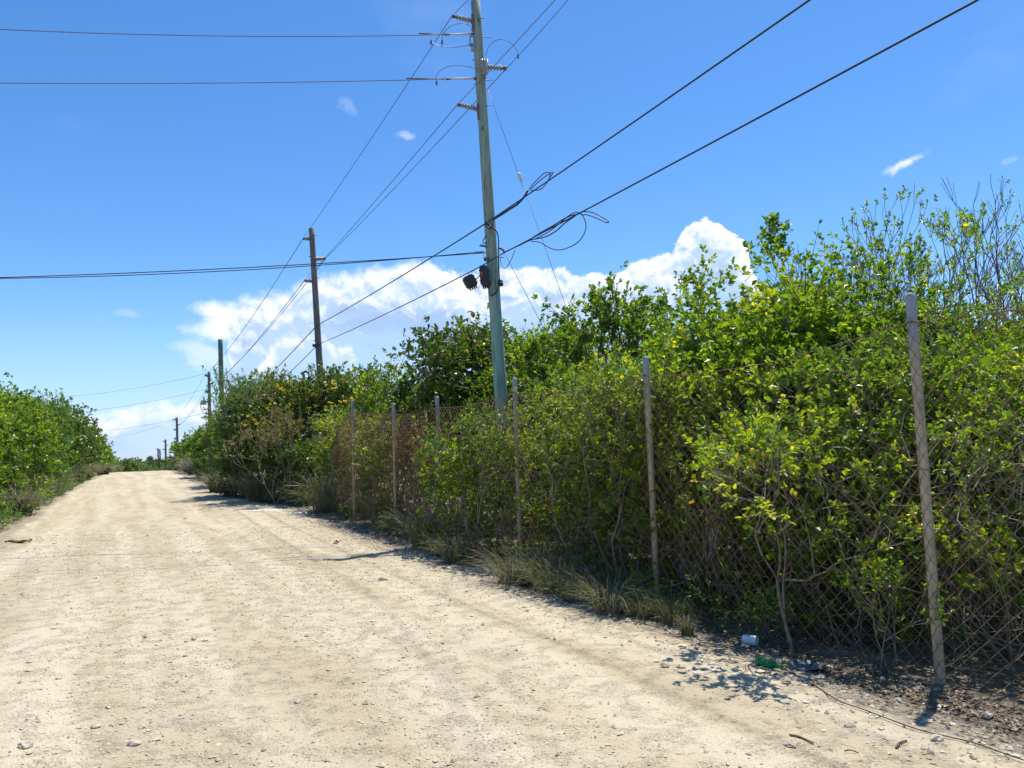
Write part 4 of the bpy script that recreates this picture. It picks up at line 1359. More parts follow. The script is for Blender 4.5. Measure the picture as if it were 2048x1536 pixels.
for b in range(len(allp) - 1):
    a_, c_ = np.array(allp[b]), np.array(allp[b + 1])
    rg = np.random.default_rng(600 + b)
    horiz = (c_ - a_)[:2]
    Lb = np.linalg.norm(horiz)
    ex = horiz / Lb
    nx = np.array([-ex[1], ex[0]])
    if nx[0] > 0:
        nx = -nx                     # towards the road
    dia = .118 if b < 4 else .13
    ns = int(Lb / (dia / 2))
    sag = .06 + .05 * rg.random()

    def warp_pt(s, t):
        """s 0..1 along the bay, t 0..1 up the mesh"""
        zt = a_[2] * (1 - s) + c_[2] * s - .21 - sag * 4 * s * (1 - s)
        zb = 0.02 + ground(0, a_[1] * (1 - s) + c_[1] * s)
        z = zb + (zt - zb) * t
        bulge = .045 + .07 * np.sin(np.pi * s) * (np.sin(3.1 * t + b) * .6 + .5 * fbm(s * 4 + b * 3, t * 4, 3)) + (.10 * np.sin(np.pi * s) ** 2 * (1 - t) ** 3 if b in (1, 2) else 0)
        al = s * Lb + .02 * fbm(s * 9 + b, t * 7 + 3, 3)
        P = np.stack([a_[0] + ex[0] * al + nx[0] * bulge, a_[1] + ex[1] * al + nx[1] * bulge, z + .02 * fbm(s * 8, t * 8 + b, 3)], -1)
        return P
    g = G()
    nseg = int(2.5 / (dia / 2))
    tt = np.linspace(0, 1, nseg + 1)
    for j in range(ns + 1):
        zig = np.where((np.arange(nseg + 1) + j) % 2 == 0, .5, -.5) * (dia / 2) / Lb
        s = np.clip((j + .0) / ns + zig, 0, 1)
        P = warp_pt(s, tt)
        off = np.where((np.arange(nseg + 1) + j) % 2 == 0, .003, -.003)
        P[:, :2] += nx * off[:, None]
        # twisted barbs on top
        if j % 2 == 0 and 0 < j < ns:
            tip = P[-1] + np.array([ex[0] * .012 * (1 if j % 4 else -1), ex[1] * .012, .035 + .02 * rg.random()])
            P = np.concatenate([P, tip[None]])
        segs(g, P[:-1], P[1:], .0023 if b < 3 else .0034, .0023 if b < 3 else .0034, 3)
    o = g.build('wire_mesh', M['rust'], fence, FO, smooth=False)
    if b in (4, 5):
        o['label'] = 'heavily rusted red-brown stretch of mesh'
    g = G()
    s = np.linspace(0, 1, 14)
    P = warp_pt(s, np.full(14, 1.0))
    P[:, :2] += nx * .004
    tube(g, P, .0042, 5, False)
    g.build('top_wire', M['rust'], fence, FO)

gl = G()
for (a_, b_, c_) in (((1962, 640), (1976, 618), (1972, 606)), ((1976, 618), (1990, 628), (2002, 612)), ((2002, 612), (2000, 596), (2001, 592)), ((1990, 628), (2008, 640), (2030, 622)), ((2002, 612), (2018, 620), (2034, 604)), ((2030, 622), (2046, 640), (2060, 618)), ((1962, 640), (1980, 652), (1990, 628))):
    tube(gl, smooth([at(*q, 5.15) for q in (a_, b_, c_)], 3), .0028, 4, False)
tag(gl.build('loose_mesh_wire', M['rust'], fence, FO), 'bent loose wire ends sticking above the top wire', kind='stuff')

# ------------------------------------------------------------------ utility poles
def pole_pts(top, base_px, Y):
    t, b_ = at(*top, Y), at(*base_px, Y)
    z0 = float(ground(0, Y)) - .3
    k = (z0 - b_[2]) / (t[2] - b_[2])
    base = b_ + (t - b_) * k
    return base, t


def shaft(parent, base, top, rb, rt, material, O, sides=28):
    g = G()
    rgp = np.random.default_rng(int(abs(base[1]) * 10))
    n = 26
    t = np.linspace(0, 1, n)
    prof = [(q, (rb + (rt - rb) * q) * (1 + rgp.normal(0, .008))) for q in t]
    prof += [(1.0004, prof[-1][1] * .93), (1.0006, 0.0)]
    lathe(g, base, top, prof, sides)
    return g.build('shaft', material, parent, O)


def ribbed(parent, p0, p1, core, rim, n, O, name='insulator', m1='porcelain', endm='galv_rust', foot=True):
    g = G()
    prof = [(0, 0), (0, core * 1.3), (.05, core * 1.3), (.06, core)]
    for k in range(n):
        t = .10 + .72 * k / n
        dt = .72 / n
        prof += [(t, core), (t + dt * .35, rim * (1 - .03 * k)), (t + dt * .5, rim * (1 - .03 * k)), (t + dt * .75, core)]
    prof += [(.84, core), (.85, core * 1.0), (.86, 0)]
    lathe(g, p0, p1, prof, 16)
    o = g.build(name, M[m1], parent, O)
    g = G()
    d = np.asarray(p1) - np.asarray(p0)
    lathe(g, p0 + d * .83, p1, [(0, 0), (0, core * 1.15), (.6, core * 1.15), (.62, core * 1.7), (.9, core * 1.5), (1, core * .6), (1, 0)], 12)
    if foot:
        gf = G()
        lathe(gf, p0 - d * .07, p0 + d * .06, [(0, 0), (0, core * 1.9), (.8, core * 1.7), (1, core), (1, 0)], 10)
        ef = gf.build('foot', M[endm], o)
        ef.data.transform(Matrix.Translation(Vector([-float(q) for q in O])))
    if False:
        lathe(g, p0 - d * .07, p0 + d * .06, [(0, 0), (0, core * 1.9), (.8, core * 1.7), (1, core), (1, 0)], 10)
    e = g.build('clamp', M[endm], o)
    e.matrix_parent_inverse = Matrix.Identity(4)
    e.data.transform(Matrix.Translation(Vector([-float(q) for q in O])))
    return o


def cable(name, label, pts, r, m_, cat='cable', group=None, sides=5):
    pts = np.asarray(pts, float)
    g = G()
    O = pts[0]
    tube(g, pts, r, sides, True)
    o = g.build(name, m_, None, tuple(O))
    return tag(o, label, cat, group)


def part_tube(parent, name, pts, r, m_, O, sides=6):
    g = G()
    tube(g, pts, r, sides, True)
    return g.build(name, m_, parent, O)


def catn(p0, p1, sag, n=24):
    t = np.linspace(0, 1, n)[:, None]
    P = np.asarray(p0) * (1 - t) + np.asarray(p1) * t
    P[:, 2] -= (sag * 4 * t * (1 - t))[:, 0]
    return P


def pxs(pts, Y):
    return np.array([at(x, y, Y if not hasattr(Y, '__len__') else Y[i]) for i, (x, y) in enumerate(pts)])


YM = 15.6
base, top = pole_pts((951, 3), (1001.5, 790), YM)
OM = tuple(base)
main = empty('utility_pole', base, 'tall weathered utility pole with green-stained lower half, insulators and cables, rising behind the fence', 'utility pole')
shaft(main, base, top, .142, .098, M['wood_green'], OM)
YI = YM - .05
ins_l = at(904, 32, YI - .1)
ins_r = at(1013, 137, YI - .1)
ins_b = at(915, 209, YI - .1)
pl = lambda y, s: at(951 + (y - 3) * (50.5 / 787) + s * (10 + y * .004), y, YI)
ribbed(main, pl(42, -1), ins_l, .030, .062, 5, OM)
ribbed(main, pl(134, 1), ins_r, .030, .062, 5, OM)
ribbed(main, pl(218, -1), ins_b, .030, .062, 5, OM)
for y0, s in ((36, -1), (130, 1), (214, -1)):          # bracket straps down the shaft
    g = G()
    c0, c1 = pl(y0 - 6, s * .85), pl(y0 + 26, s * .85)
    mid = (c0 + c1) / 2
    box(g, mid, (.02, 0, 0), (0, .045, 0), (c1 - c0) / 2, bev=.1)
    g.build('bracket', M['galv_rust'], main, OM, smooth=False)
# dead-end polymer insulators to the left
ribbed(main, pl(68, -1), at(889, 69, YI - .12), .016, .028, 14, OM, 'strain_insulator', 'glass_disc')
ribbed(main, pl(157, -1), at(892, 158, YI - .12), .016, .028, 14, OM, 'strain_insulator', 'glass_disc')
# bolts
for (x0, y0, x1, y1) in ((940, 73, 981, 74), (948, 160, 985, 160), (945, 120, 952, 121), (960, 36, 969, 37), (947, 168, 955, 169), (970, 211, 981, 211), (958, 492, 972, 493), (962, 505, 975, 506), (995, 514, 1008, 515)):
    part_tube(main, 'bolt', [at(x0, y0, YI), at(x1, y1, YI)], .009, M['galv_rust'], OM)
# arrester / cut-out
g = G()
a0, a1 = at(968, 118, YI - .16), at(969, 150, YI - .16)
prof = [(0, 0), (0, .03), (.05, .03)]
for k in range(7):
    t = .08 + k * .12
    prof += [(t, .038), (t + .03, .052), (t + .06, .052), (t + .09, .038)]
prof += [(1, .03), (1, 0)]
lathe(g, a0, a1, prof, 14)
g.build('arrester', M['porcelain'], main, OM)
part_tube(main, 'arrester_arm', [at(964, 118, YI - .1), at(963, 138, YI - .1)], .02, M['galv'], OM)
part_tube(main, 'arrester_arm', [at(975, 118, YI - .17), at(975, 147, YI - .17)], .012, M['galv'], OM)
part_tube(main, 'hook', smooth(pxs([(944, 66), (940, 78), (942, 92), (937, 88)], YI - .1), 5), .012, M['galv_rust'], OM)
part_tube(main, 'fuse_bulb', pxs([(945, 88), (945, 102)], YI - .1), .034, M['galv'], OM, 12)
# jumpers
for pts in ([(888, 66), (896, 56), (910, 49), (928, 47), (941, 53), (943, 63)],
            [(863, 84), (880, 92), (905, 95), (930, 92), (944, 90)],
            [(971, 112), (977, 95), (990, 82), (1005, 79), (1022, 86), (1033, 100), (1036, 108)],
            [(870, 160), (876, 146), (893, 134), (915, 131), (940, 134), (962, 143)],
            [(975, 148), (966, 158), (955, 169)],
            [(884, 82), (886, 70), (890, 66)]):
    part_tube(main, 'jumper_wire', smooth(pxs(pts, YI - .14), 6), .006, M['alu'], OM, 5)
for (x, y) in ((862, 84), (884, 84), (1036, 112), (873, 165)):
    g = G()
    c = at(x, y, YI - .14)
    box(g, c, (.018, 0, .004), (0, .02, 0), (.006, 0, .035), bev=.2)
    box(g, c + np.array([.01, 0, -.045]), (.01, 0, 0), (0, .01, 0), (0, 0, .02), bev=.2)
    g.build('wire_clamp', M['galv_rust'], main, OM, smooth=False)
# telecom bracket, hooks and wraps lower on the shaft
for yy in (459, 465, 473):
    c = at(951 + (yy - 3) * .0642, yy, YM)
    a = np.linspace(0, 2 * np.pi, 20)
    rr = .125
    part_tube(main, 'wrap_wire', np.stack([c[0] + rr * np.cos(a), c[1] + rr * np.sin(a), c[2] + .03 * np.sin(a + yy)], -1), .004, M['galv'], OM, 4)
part_tube(main, 'hook', smooth(pxs([(973, 470), (966, 482), (968, 487), (974, 484)], YI - .1), 5), .01, M['black_plastic'], OM)
for pts in ([(960, 491), (968, 492), (974, 494)], [(998, 496), (1005, 499), (1009, 505)], [(967, 517), (978, 516)], [(968, 521), (978, 519)]):
    part_tube(main, 'bracket', smooth(pxs(pts, YI - .1), 4), .022, M['galv_rust'], OM, 8)
part_tube(main, 'riser_cable', smooth(pxs([(972, 447), (985, 455), (994, 465), (997, 480), (997, 510), (998, 545), (999, 565), (995, 580), (986, 590), (979, 588), (977, 575)], YM - .19), 6), .014, M['black_rubber'], OM)
part_tube(main, 'cable_loop', smooth(pxs([(971, 442), (973, 452), (979, 458), (985, 452), (986, 432)], YM - .2), 6), .009, M['black_rubber'], OM)
g = G()
lathe(g, at(1001, 559, YM - .05), at(1001, 573, YM - .05), [(0, 0), (0, .03), (.2, .055), (.5, .05), (.55, .065), (.9, .055), (1, 0)], 10)
g.build('cable_plug', M['black_plastic'], main, OM)


# splice boxes
def closure(name, label, c, ax, ay, az_, mat_, tagc=None):
    root = empty(name, c, label, 'splice box')
    O = tuple(c)
    g = G()
    box(g, c, ax, ay, az_, bev=.28)
    g.build('housing', mat_, root, O, smooth=False)
    for s in (-.5, 0, .5):
        g = G()
        box(g, np.asarray(c) + np.asarray(az_) * s, np.asarray(ax) * 1.05, np.asarray(ay) * 1.05, np.asarray(az_) * .06, bev=.1)
        g.build('rib', mat_, root, O, smooth=False)
    g = G()
    u = norm(np.asarray(az_, float))
    for k in (-.6, -.2, .2, .6):
        b_ = np.asarray(c) - np.asarray(az_) + np.asarray(ax) * k
        tube(g, [b_, b_ - u * .05], .016, 8)
    g.build('cable_gland', M['black_plastic'], root, O)
    if tagc:
        g = G()
        box(g, np.asarray(c) - np.asarray(ay) * 1.03 + np.asarray(ax) * -.55 + np.asarray(az_) * .12, np.asarray(ax) * .28, np.asarray(ay) * .05, np.asarray(az_) * .18, bev=.05)
        g.build('orange_tag', M['orange'], root, O, smooth=False)
    return root


c1 = at(970.5, 552, YM - .28)
closure('splice_box', 'black upright splice box with an orange tag strapped to the green-stained pole', c1, (.095, -.02, 0), (.02, .085, 0), (-.012, 0, .205), M['black_plastic'], True)
c2 = at(940, 563, YM - .42)
closure('splice_box', 'black tilted splice box hanging from the lower cable left of the pole', c2, (.10, .02, .045), (-.02, .08, 0), (-.055, 0, .115), M['black_plastic'])
part_l = [(937, 551), (938, 544)], [(944, 548), (943, 541)]
for pts in part_l:
    cable('hanger_strap', 'thin %s wire strap holding the tilted splice box' % ('left' if pts[0][0] < 940 else 'right'), pxs(pts, YM - .42), .006, M['galv'], 'strap')
cable('jumper_cable', 'pair of short cables joining the two splice boxes', smooth(pxs([(951, 560), (957, 554), (963, 548)], YM - .36), 5), .010, M['black_rubber'])
cable('drop_wire', 'thin slack wire looping beneath the two splice boxes', smooth(pxs([(936, 577), (940, 583), (948, 584), (957, 577), (961, 566), (963, 573), (969, 577)], YM - .36), 6), .003, M['galv'])

# second pole
Y2 = 31.0
base, top = pole_pts((623, 457), (641, 760), Y2)
O2 = tuple(base)
p2 = empty('utility_pole', base, 'dark weathered utility pole second along the line, three insulators near its top', 'utility pole')
shaft(p2, base, top, .155, .11, M['wood_dark'], O2)
pa = lambda y, s: at(623 + (y - 457) * 18 / 303 + s * 5, y, Y2 - .05)
q_l, q_r, q_b = at(606, 477, Y2 - .1), at(651, 517, Y2 - .1), at(609, 561, Y2 - .1)
ribbed(p2, pa(478, -1), q_l, .045, .09, 5, O2)
ribbed(p2, pa(518, 1), q_r, .045, .09, 5, O2)
ribbed(p2, pa(563, -1), q_b, .045, .09, 5, O2)
for (x0, y0, x1, y1) in ((628, 470, 634, 471), (618, 513, 624, 513), (632, 556, 639, 556), (627, 657, 632, 659), (627, 681, 633, 682)):
    part_tube(p2, 'bolt', [at(x0, y0, Y2 - .1), at(x1, y1, Y2 - .1)], .016, M['galv_rust'], O2)
for x in (627, 631):
    g = G()
    lathe(g, at(x, 688, Y2 - .2), at(x, 694, Y2 - .2), [(0, 0), (0, .03), (.3, .045), (.7, .045), (1, .03), (1, 0)], 10)
    g.build('spool', M['black_plastic'], p2, O2)

# third pole with transformer
Y3 = 71.0
base, top = pole_pts((418, 744), (419.5, 850), Y3)
O3 = tuple(base)
p3 = empty('utility_pole', base, 'distant brown utility pole carrying a grey drum transformer', 'utility pole')
shaft(p3, base, top, .17, .13, M['wood_dark'], O3, 14)
for (x0, y0, x1, y1) in ((416, 752, 410, 750), (420, 767, 426, 766), (416, 784, 410, 783)):
    ribbed(p3, at(x0, y0, Y3 - .1), at(x1, y1, Y3 - .1), .07, .12, 4, O3)
tr = G()
lathe(tr, at(406.5, 801, Y3 - .2), at(407, 809.5, Y3 - .2), [(0, 0), (0, .22), (.06, .26), (.08, .24), (.95, .24), (1, .22), (1, 0)], 18)
tro = tr.build('transformer_tank', M['tank'], p3, O3)
g = G()
lathe(g, at(408, 801, Y3 - .2), at(407.8, 792.5, Y3 - .2), [(0, 0), (0, .09), (.3, .05), (.4, .08), (.6, .05), (.7, .07), (1, .03), (1, 0)], 10)
b_ = g.build('bushing', M['porcelain'], tro, O3)
part_tube(p3, 'transformer_bracket', [at(411, 804, Y3 - .2), at(417, 803, Y3 - .1)], .05, M['galv'], O3)
part_tube(p3, 'jumper_wire', smooth(pxs([(402, 803), (401, 812), (406, 824), (412, 829)], Y3 - .2), 5), .025, M['black_rubber'], O3)
# stub pole
YS = 45.0
base, top = pole_pts((440.7, 679), (443.5, 800), YS)
st = empty('stub_pole', base, 'bare green-grey pole without any wires, right of the transformer pole', 'pole')
shaft(st, base, top, .155, .13, M['wood_grey'], tuple(base), 16)
# far poles
FP = [((353.5, 835), (354.3, 866), 118.0, 'far utility pole over the last right-hand bushes, three short arms'), ((331, 879), (331.3, 900), 150.0, 'very distant pole half hidden behind bushes left of the three-armed one'),
      ((315.8, 896), (317, 925), 190.0, 'left one of two tiny poles standing close together on the skyline'), ((319.5, 898), (320.7, 925), 196.0, 'right one of two tiny poles standing close together on the skyline')]
far_ins = []
for k, (t_, b_, Y, lab) in enumerate(FP):
    base, top = pole_pts(t_, b_, Y)
    o = empty('utility_pole', base, lab, 'utility pole')
    shaft(o, base, top, .2, .17, M['wood_dark'], tuple(base), 10)
    for dz, s in ((.35, -1), (1.1, 1), (1.9, -1)):
        c = top + np.array([s * .15, -.05, -dz])
        e = c + np.array([s * .38, 0, .06])
        if k < 2:
            ribbed(o, c, e, .06, .11, 4, tuple(base))
        else:
            part_tube(o, 'insulator', [c, e], .07, M['porcelain'], tuple(base))
        if k == 0:
            far_ins.append(e)

# ------------------------------------------------------------------ wires
def toward(p, px1, label, r, m_, name='power_line', ylast=-16.0):
    """from p along the pole line towards and past the viewer, through a measured point"""
    w = p[0] + .5 * p[1]
    d = ray(*px1)
    Y = w / (d[0] + .5)
    q = at(px1[0], px1[1], Y)
    k = (p[1] - ylast) / (p[1] - q[1])
    end = p + (q - p) * k
    t = np.linspace(0, 1, 40)[:, None]
    P = p + (end - p) * t
    u = (p[1] - P[:, 1]) / (p[1] - q[1])
    P[:, 2] -= .05 * u * (1 - u)
    return cable(name, label, P, r, m_)


PL = M['alu']
toward(ins_l, (936.5, 0), 'overhead power line leaving the top left insulator toward the viewer', .007, PL)
toward(ins_r, (1136, 0), 'overhead power line passing the right-hand insulator, outer of the twin lines', .007, PL)
toward(ins_b, (1110, 0), 'overhead power line from the lower left insulator, inner of the twin lines', .007, PL)
S3l, S3r, S3b = at(410, 750, Y3 - .1), at(426, 766, Y3 - .1), at(410, 783, Y3 - .1)
for (A_, B_, C_, lab) in ((ins_l, q_l, S3l, 'top left'), (ins_r, q_r, S3r, 'right-hand'), (ins_b, q_b, S3b, 'lower left')):
    cable('power_line', 'power line strung between the %s insulators of the green-stained and dark poles' % lab, catn(A_, B_, .06), .009, PL)
    cable('power_line', 'power line strung between the %s insulators of the dark and transformer poles' % lab, catn(B_, C_, .5), .015, PL)
for A_, B_, lab in zip((S3l, S3r, S3b), far_ins, ('top left', 'right-hand', 'lower left')):
    cable('power_line', 'faint line from the %s insulator of the transformer pole to the far pole' % lab, catn(A_, B_, .5), .014, PL)
# lateral lines going left across the road
cable('power_line', 'uppermost power line crossing the sky to the left from the pole top', catn(at(888, 69, YI - .12), at(-700, 8, 13.6), .25, 40), .008, PL)
cable('power_line', 'second power line crossing the sky to the left below the uppermost', catn(at(891, 158, YI - .12), at(-700, 152, 13.8), .12, 40), .008, PL)
cable('grip_wire', 'preformed grip thickening the end of the uppermost crossing line', pxs([(888, 69), (862, 68), (838, 67)], YI - .12), .014, M['galv_rust'], 'wire grip')
cable('grip_wire', 'preformed grip thickening the end of the second crossing line', pxs([(891, 158), (850, 157.5), (812, 157)], YI - .12), .014, M['galv_rust'], 'wire grip')
cable('service_wire', 'upper strand of the thin twin service wires going left at mid height', catn(at(968, 503, YM - .16), at(-600, 549, 15.6), .28, 40), .009, M['black_rubber'])
cable('service_wire', 'lower strand of the thin twin service wires going left at mid height', catn(at(963, 506, YM - .16), at(-600, 565, 15.6), .14, 40), .010, M['black_rubber'])
part_tube(main, 'splice_sleeve', pxs([(952, 504.5), (960, 505)], YM - .16), .016, M['galv_rust'], OM)
part_tube(main, 'jumper_wire', smooth(pxs([(960, 504), (966, 508), (969, 515)], YM - .16), 5), .005, M['alu'], OM, 5)
for (a_, b_, lab) in (((412, 747), (-60, 795), 'highest'), ((414, 778), (-60, 830), 'middle'), ((412, 826), (-60, 868), 'lowest')):
    cable('power_line', '%s of three faint lines leading left from the transformer pole' % lab, catn(at(*a_, Y3), at(*b_, 80), .9), .011, PL)
cable('power_line', 'faint line leading left from the three-armed far pole', catn(at(350, 840, 118), at(90, 872, 118), 1.5), .012, PL)
# telecom cables
BR = M['black_rubber']
T1 = at(971, 447, YM - .2)
T2 = at(1000, 510, YM - .24)
u2 = at(634, 651, Y2 - .16)
l2 = at(636, 689, Y2 - .16)
toward(T1, (1619, 0), 'upper thick black telephone cable sweeping up to the right', .0125, BR, 'telephone_cable')
toward(T2, (1955, 0), 'lower thick black telephone cable sweeping up to the right', .0125, BR, 'telephone_cable')
cable('telephone_cable', 'upper black telephone cable between the green-stained and dark poles', catn(T1, u2, .05), .015, BR)
T2b = at(948, 540, YM - .42)
cable('telephone_cable', 'lower black telephone cable between the green-stained and dark poles, carrying the splice box', np.concatenate([pxs([(1000, 510), (985, 519), (966, 530)], YM - .26), catn(T2b, l2, .05)]), .012, BR)
cable('telephone_cable', 'upper telephone cable running on from the dark pole down into the trees', catn(u2, at(440, 836, 70), .3), .02, BR)
cable('telephone_cable', 'lower telephone cable running on from the dark pole down into the trees', catn(l2, at(440, 862, 70), .3), .016, BR)


def along(T, px, frac_Y=None):
    """point over pixel px on the vertical plane of the pole line through T"""
    w = T[0] + .5 * T[1]
    d = ray(*px)
    Y = w / (d[0] + .5)
    return at(px[0], px[1], Y)


def loop(parts, T, label, r, name='cable_slack'):
    g = G()
    O = tuple(T)
    for pts in parts:
        tube(g, smooth([along(T, q) for q in pts], 7), r, 6, True)
    o = g.build(name, BR, None, O)
    return tag(o, label, 'cable')


loop([[(1058, 378), (1072, 362), (1088, 347), (1099, 345), (1100, 352), (1092, 368), (1080, 379), (1062, 381)],
      [(1060, 380), (1080, 361), (1098, 348), (1106, 345), (1102, 352), (1097, 358)]], T1, 'slack coil of black cable tied on the upper telephone cable', .0085)
loop([[(985, 440), (1000, 431), (1020, 418), (1035, 408), (1048, 394), (1056, 381)]], T1 + np.array([.015, 0, -.01]), 'thick bundled sheath on the upper telephone cable beside the pole', .02, 'cable_bundle')
loop([[(1062, 483), (1080, 485), (1100, 496), (1117, 500), (1135, 496), (1155, 485), (1168, 468), (1172, 450), (1166, 432), (1160, 426), (1150, 425), (1138, 431), (1120, 446), (1095, 465), (1068, 479)]], T2, 'wide drooping loop of slack under the lower telephone cable', .0085)
loop([[(1168, 423), (1185, 425), (1205, 435), (1217, 443), (1212, 445), (1195, 437), (1175, 430), (1163, 430)]], T2, 'narrow outward loop of slack at the right of the lower telephone cable', .0085)
loop([[(1004, 508), (1025, 497), (1050, 485), (1080, 466), (1105, 452), (1135, 434), (1160, 427)], [(1010, 504), (1035, 492), (1062, 480), (1090, 474), (1112, 462), (1130, 446), (1150, 432)]], T2 + np.array([.015, 0, -.012]), 'bundled strands tied along the lower telephone cable', .011, 'cable_bundle')
loop([[(1030, 500), (1022, 520), (1012, 536), (1005, 533), (1001, 522), (1002, 513)]], T2, 'short slack loop hanging just right of the pole', .007)
# guy wires
gA = at(976, 180, YM)
gB = at(1040, 353, YM + .4)
gC = at(1175, 735, YM + 1.2)
gw = empty('guy_wire', gA, 'long guy wire slanting down right from the pole with a pale strain insulator', 'guy wire')
part_tube(gw, 'strand', [gA, at(1036, 346, YM + .4)], .0055, PL, tuple(gA), 5)
part_tube(gw, 'strand', [at(1043, 362, YM + .4), gC], .0055, PL, tuple(gA), 5)
part_tube(gw, 'strand', [at(1040, 360, YM + .4), at(1046, 376, YM + .42)], .004, PL, tuple(gA), 5)
g = G()
lathe(g, at(1036.5, 346, YM + .4), at(1043, 361, YM + .4), [(0, 0), (0, .025), (.12, .042), (.4, .042), (.5, .034), (.6, .042), (.88, .042), (1, .025), (1, 0)], 12)
g.build('strain_insulator', M['white_plastic'], gw, tuple(gA))
cable('guy_wire', 'short lower guy wire slanting from the cable bracket into the trees', [at(1009, 506, YM), at(1100, 680, YM + .7)], .0055, PL, 'guy wire')

# ------------------------------------------------------------------ things on the ground
def on(px, py):
    p = hit(px, py)
    p[2] = float(surf(p[0], p[1]))
    return p


# white cup lying on its side
p = on(1500, 1288)
root = empty('cup', p, 'white plastic cup lying on its side at the shaded road edge', 'cup')
ax_ = norm(np.array([.75, -.55, -.05]))
c0 = np.array([0, 0, .042]) - ax_ * .055
g = G()
lathe(g, c0, c0 + ax_ * .115, [(0, 0), (0, .036), (.02, .037), (.97, .044), (.985, .046), (1, .046), (1, .043), (.97, .041), (.05, .034), (.04, 0)], 22)
g.build('wall', M['white_plastic'], root)
# green bottle
p = on(1538, 1343)
root = empty('bottle', p, 'green glass bottle lying on the gravel next to the thin black wire', 'bottle')
ax_ = norm(np.array([.62, -.72, -.02]))
c0 = np.array([0, 0, .034]) - ax_ * .10
g = G()
lathe(g, c0, c0 + ax_ * .21, [(0, 0), (0, .025), (.02, .031), (.5, .033), (.62, .031), (.74, .018), (.82, .014), (.95, .0135), (.96, .016), (1, .016), (1, .010), (.8, .010), (.7, .015), (.6, .028), (.1, .029), (.03, .02), (.03, 0)], 22)
g.build('glass_body', M['bottle'], root)
# crushed grey tray
p = on(1622, 1335)
root = empty('crushed_tray', p, 'flat crushed grey plastic tray half buried in leaf litter', 'litter')
g = G()
rg = np.random.default_rng(4)
a = np.arange(26) / 26 * 2 * np.pi
v = []
for rr, z in ((0.0, .018), (.45, .022), (.8, .014), (.95, .03), (1.0, .008)):
    wob = 1 + .07 * np.sin(3 * a + 1) + .05 * np.sin(5 * a)
    v.append(np.stack([.13 * rr * wob * np.cos(a) - .02 * rr, .10 * rr * wob * np.sin(a), z + .008 * np.sin(2 * a + rr * 4) + 0 * a], -1))
v = np.concatenate(v)
i_ = np.arange(4)[:, None] * 26
k_ = np.arange(26)[None]
g.add(v, np.stack([i_ + k_, i_ + (k_ + 1) % 26, i_ + 26 + (k_ + 1) % 26, i_ + 26 + k_], -1).reshape(-1, 4))
g.build('tray', M['grey_plastic'], root)
# thin flat scrap by the cup
p = on(1487, 1293)
g = G()
v2 = v * np.array([.55, .4, .8])
g.add(v2, np.stack([i_ + k_, i_ + (k_ + 1) % 26, i_ + 26 + (k_ + 1) % 26, i_ + 26 + k_], -1).reshape(-1, 4))
o = g.build('plastic_scrap', M['grey_plastic'])
o.location = p
tag(o, 'small grey plastic scrap just in front of the white cup', 'litter')
# black wire along the edge
W_PX = [(1143, 1222), (1226, 1243), (1321, 1265), (1350, 1282), (1395, 1291), (1460, 1303), (1520, 1327), (1571, 1347), (1625, 1375), (1677, 1412), (1725, 1432), (1769, 1449), (1837, 1473), (1890, 1490), (1946, 1502), (2000, 1524), (2060, 1545)]
pts = smooth([on(*q) + np.array([0, 0, .012]) for q in W_PX], 4)
cable('ground_wire', 'thin black wire lying loose along the road edge', pts, .0035, BR)
# sticks
for (a_, b_, r, lab) in (((1580, 1484), (1628, 1500), .006, 'thin brown stick lying on the gravel in the lower right'), ((1793, 1510), (1815, 1494), .006, 'short brown stick near the bottom right corner, by the pale dust'),
                         ((1690, 1519), (1718, 1523), .004, 'small stick flat on the gravel between the two brown sticks')):
    A_, B_ = on(*a_), on(*b_)
    mid = (A_ + B_) / 2 + np.array([0, .015, .012])
    cable('stick', lab, smooth([A_ + [0, 0, .008], mid, B_ + [0, 0, .008]], 5), [r] * 6 + [r * .8] * 5, M['stick'], 'stick')
# pod on the road, left
p = on(35, 1088)
root = empty('seed_pod', p, 'curled yellow-green and brown pod lying on the road at the far left', 'seed pod')
g = G()
t = np.linspace(0, 1, 12)
tube(g, np.stack([(t - .5) * .55, .05 * np.sin(t * 5), .03 + .02 * np.sin(t * 9)], -1), .035 * np.sin(np.pi * np.clip(t, .08, .93)) + .008, 8)
g.build('husk', M['pod'], root)
g = G()
tube(g, smooth([(.2, 0, .03), (.26, .04, .07), (.3, 0, .05), (.27, -.04, .02)], 5), .012, 6)
g.build('stalk', M['stick'], root)
# brown twig debris mid-road
p = on(672, 1093)
g = G()
rg = np.random.default_rng(2)
for k in range(4):
    a = rg.uniform(0, 3.1)
    d = np.array([math.cos(a), math.sin(a) * .4, .25])
    tube(g, smooth([-d * .07, rg.normal(0, .02, 3) + [0, 0, .04], d * .08], 4), .008, 5)
o = g.build('twig_clump', M['stick'], None)
o.location = p + np.array([0, 0, .015])
tag(o, 'little clump of brown twigs on the road below the fifth post', 'twigs')
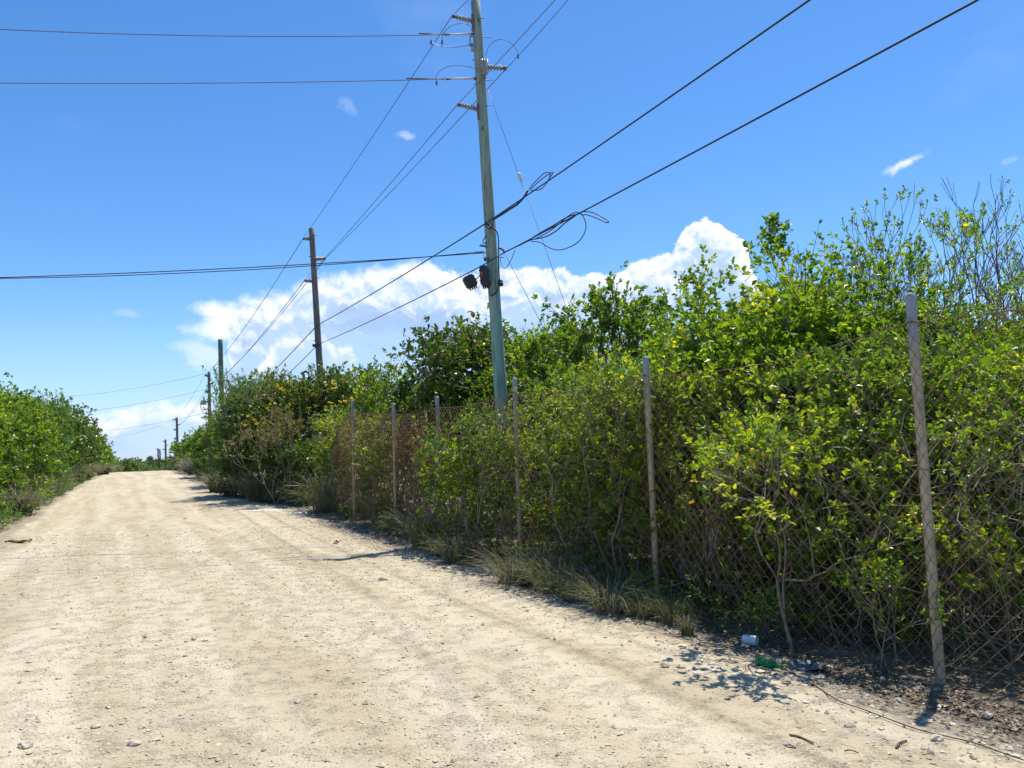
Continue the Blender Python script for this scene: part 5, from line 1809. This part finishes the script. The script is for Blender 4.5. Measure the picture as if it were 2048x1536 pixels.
# larger stones
ROCKS = [(768, 1173 - 10, .05, 'pale stone at the verge left of the widest grass clump'), (1088, 1182, .045, 'white stone tucked under the grass clumps'), (170, 1395, .0, ''), (268, 1496, .030, 'light rounded stone near the bottom left of the road'),
         (283, 1459, .024, 'brown stone just behind the light rounded one'), (192, 1461, .026, 'brown chip at the lower left of the road'), (388, 1285, .022, 'upright grey-green chip in the middle of the road'), (192, 1160, .03, 'dark stone on the left of the road'),
         (595, 1408, .022, 'dark chip near the bottom middle'), (1875, 1494, .032, 'orange-brown stone at the bottom right by the wire'), (1583, 1508, .024, 'white lump of limestone in the lower right gravel'), (1700, 1462, .026, 'tan stone under the shaded edge by the wire'),
         (370, 1040, .05, 'brown stone far up the road'), (50, 1504, .04, 'flat pale slab chip in the bottom left corner'), (1975, 1435, .032, 'grey stone in the shade of the nearest post')]
for k, (px, py, s, lab) in enumerate(ROCKS):
    if s <= 0:
        continue
    rg = np.random.default_rng(700 + k)
    import bmesh
    bm = bmesh.new()
    bmesh.ops.create_icosphere(bm, subdivisions=2, radius=1)
    vv = np.array([q.co[:] for q in bm.verts])
    ff = np.array([[q.index for q in f.verts] for f in bm.faces])
    bm.free()
    vv *= (1 + .22 * np.sin(vv[:, 0:1] * 4 + k) * np.sin(vv[:, 1:2] * 5 + k) + rg.normal(0, .06, (len(vv), 1)))
    vv *= np.array([1.3, .9, .6]) * s
    g = G()
    g.add(vv, ff)
    o = g.build('stone', M['stone'], None, smooth=False)
    o.location = on(px, py) + np.array([0, 0, s * .25])
    o.rotation_euler[2] = rg.uniform(0, 3)
    tag(o, lab, 'stone', 'larger stones on and beside the road')
for k, (px, py, sx, lab) in enumerate(((525, 1024, .55, 'white worn limestone slab flush with the road, nearer the dark bush'), (592, 1029, .32, 'short white limestone slab flush with the road before the grass clumps'))):
    g = G()
    a = np.arange(18) / 18 * 2 * np.pi
    wob = 1 + .15 * np.sin(3 * a + k) + .1 * np.sin(7 * a)
    rim = np.stack([sx * wob * np.cos(a), sx * .35 * wob * np.sin(a), 0 * a + .0], -1)
    v = np.concatenate([rim + [0, 0, -.04], rim * [.93, .93, 1] + [0, 0, .035], [[0, 0, .045]]])
    kk = np.arange(18)
    g.add(v, np.stack([kk, (kk + 1) % 18, 18 + (kk + 1) % 18, 18 + kk], -1))
    b_ = g.n - len(v)
    g.f.append(np.stack([18 + kk, 18 + (kk + 1) % 18, np.full(18, 36)], -1).astype(np.int32) + b_)
    g.tint.append(np.full(18, .5, np.float32))
    o = g.build('limestone_slab', M['pebble'], None)
    o.location = on(px, py)
    o.data.attributes['tint'].data.foreach_set('value', np.full(len(o.data.polygons), .97, np.float32))
    tag(o, lab, 'stone slab')

tri = sum(sum(len(p_.vertices) - 2 for p_ in me.polygons) if len(me.polygons) < 50 else int(len(me.loops) - 2 * len(me.polygons)) for me in bpy.data.meshes)
print('TRIANGLES', tri, 'OBJECTS', len(bpy.data.objects))
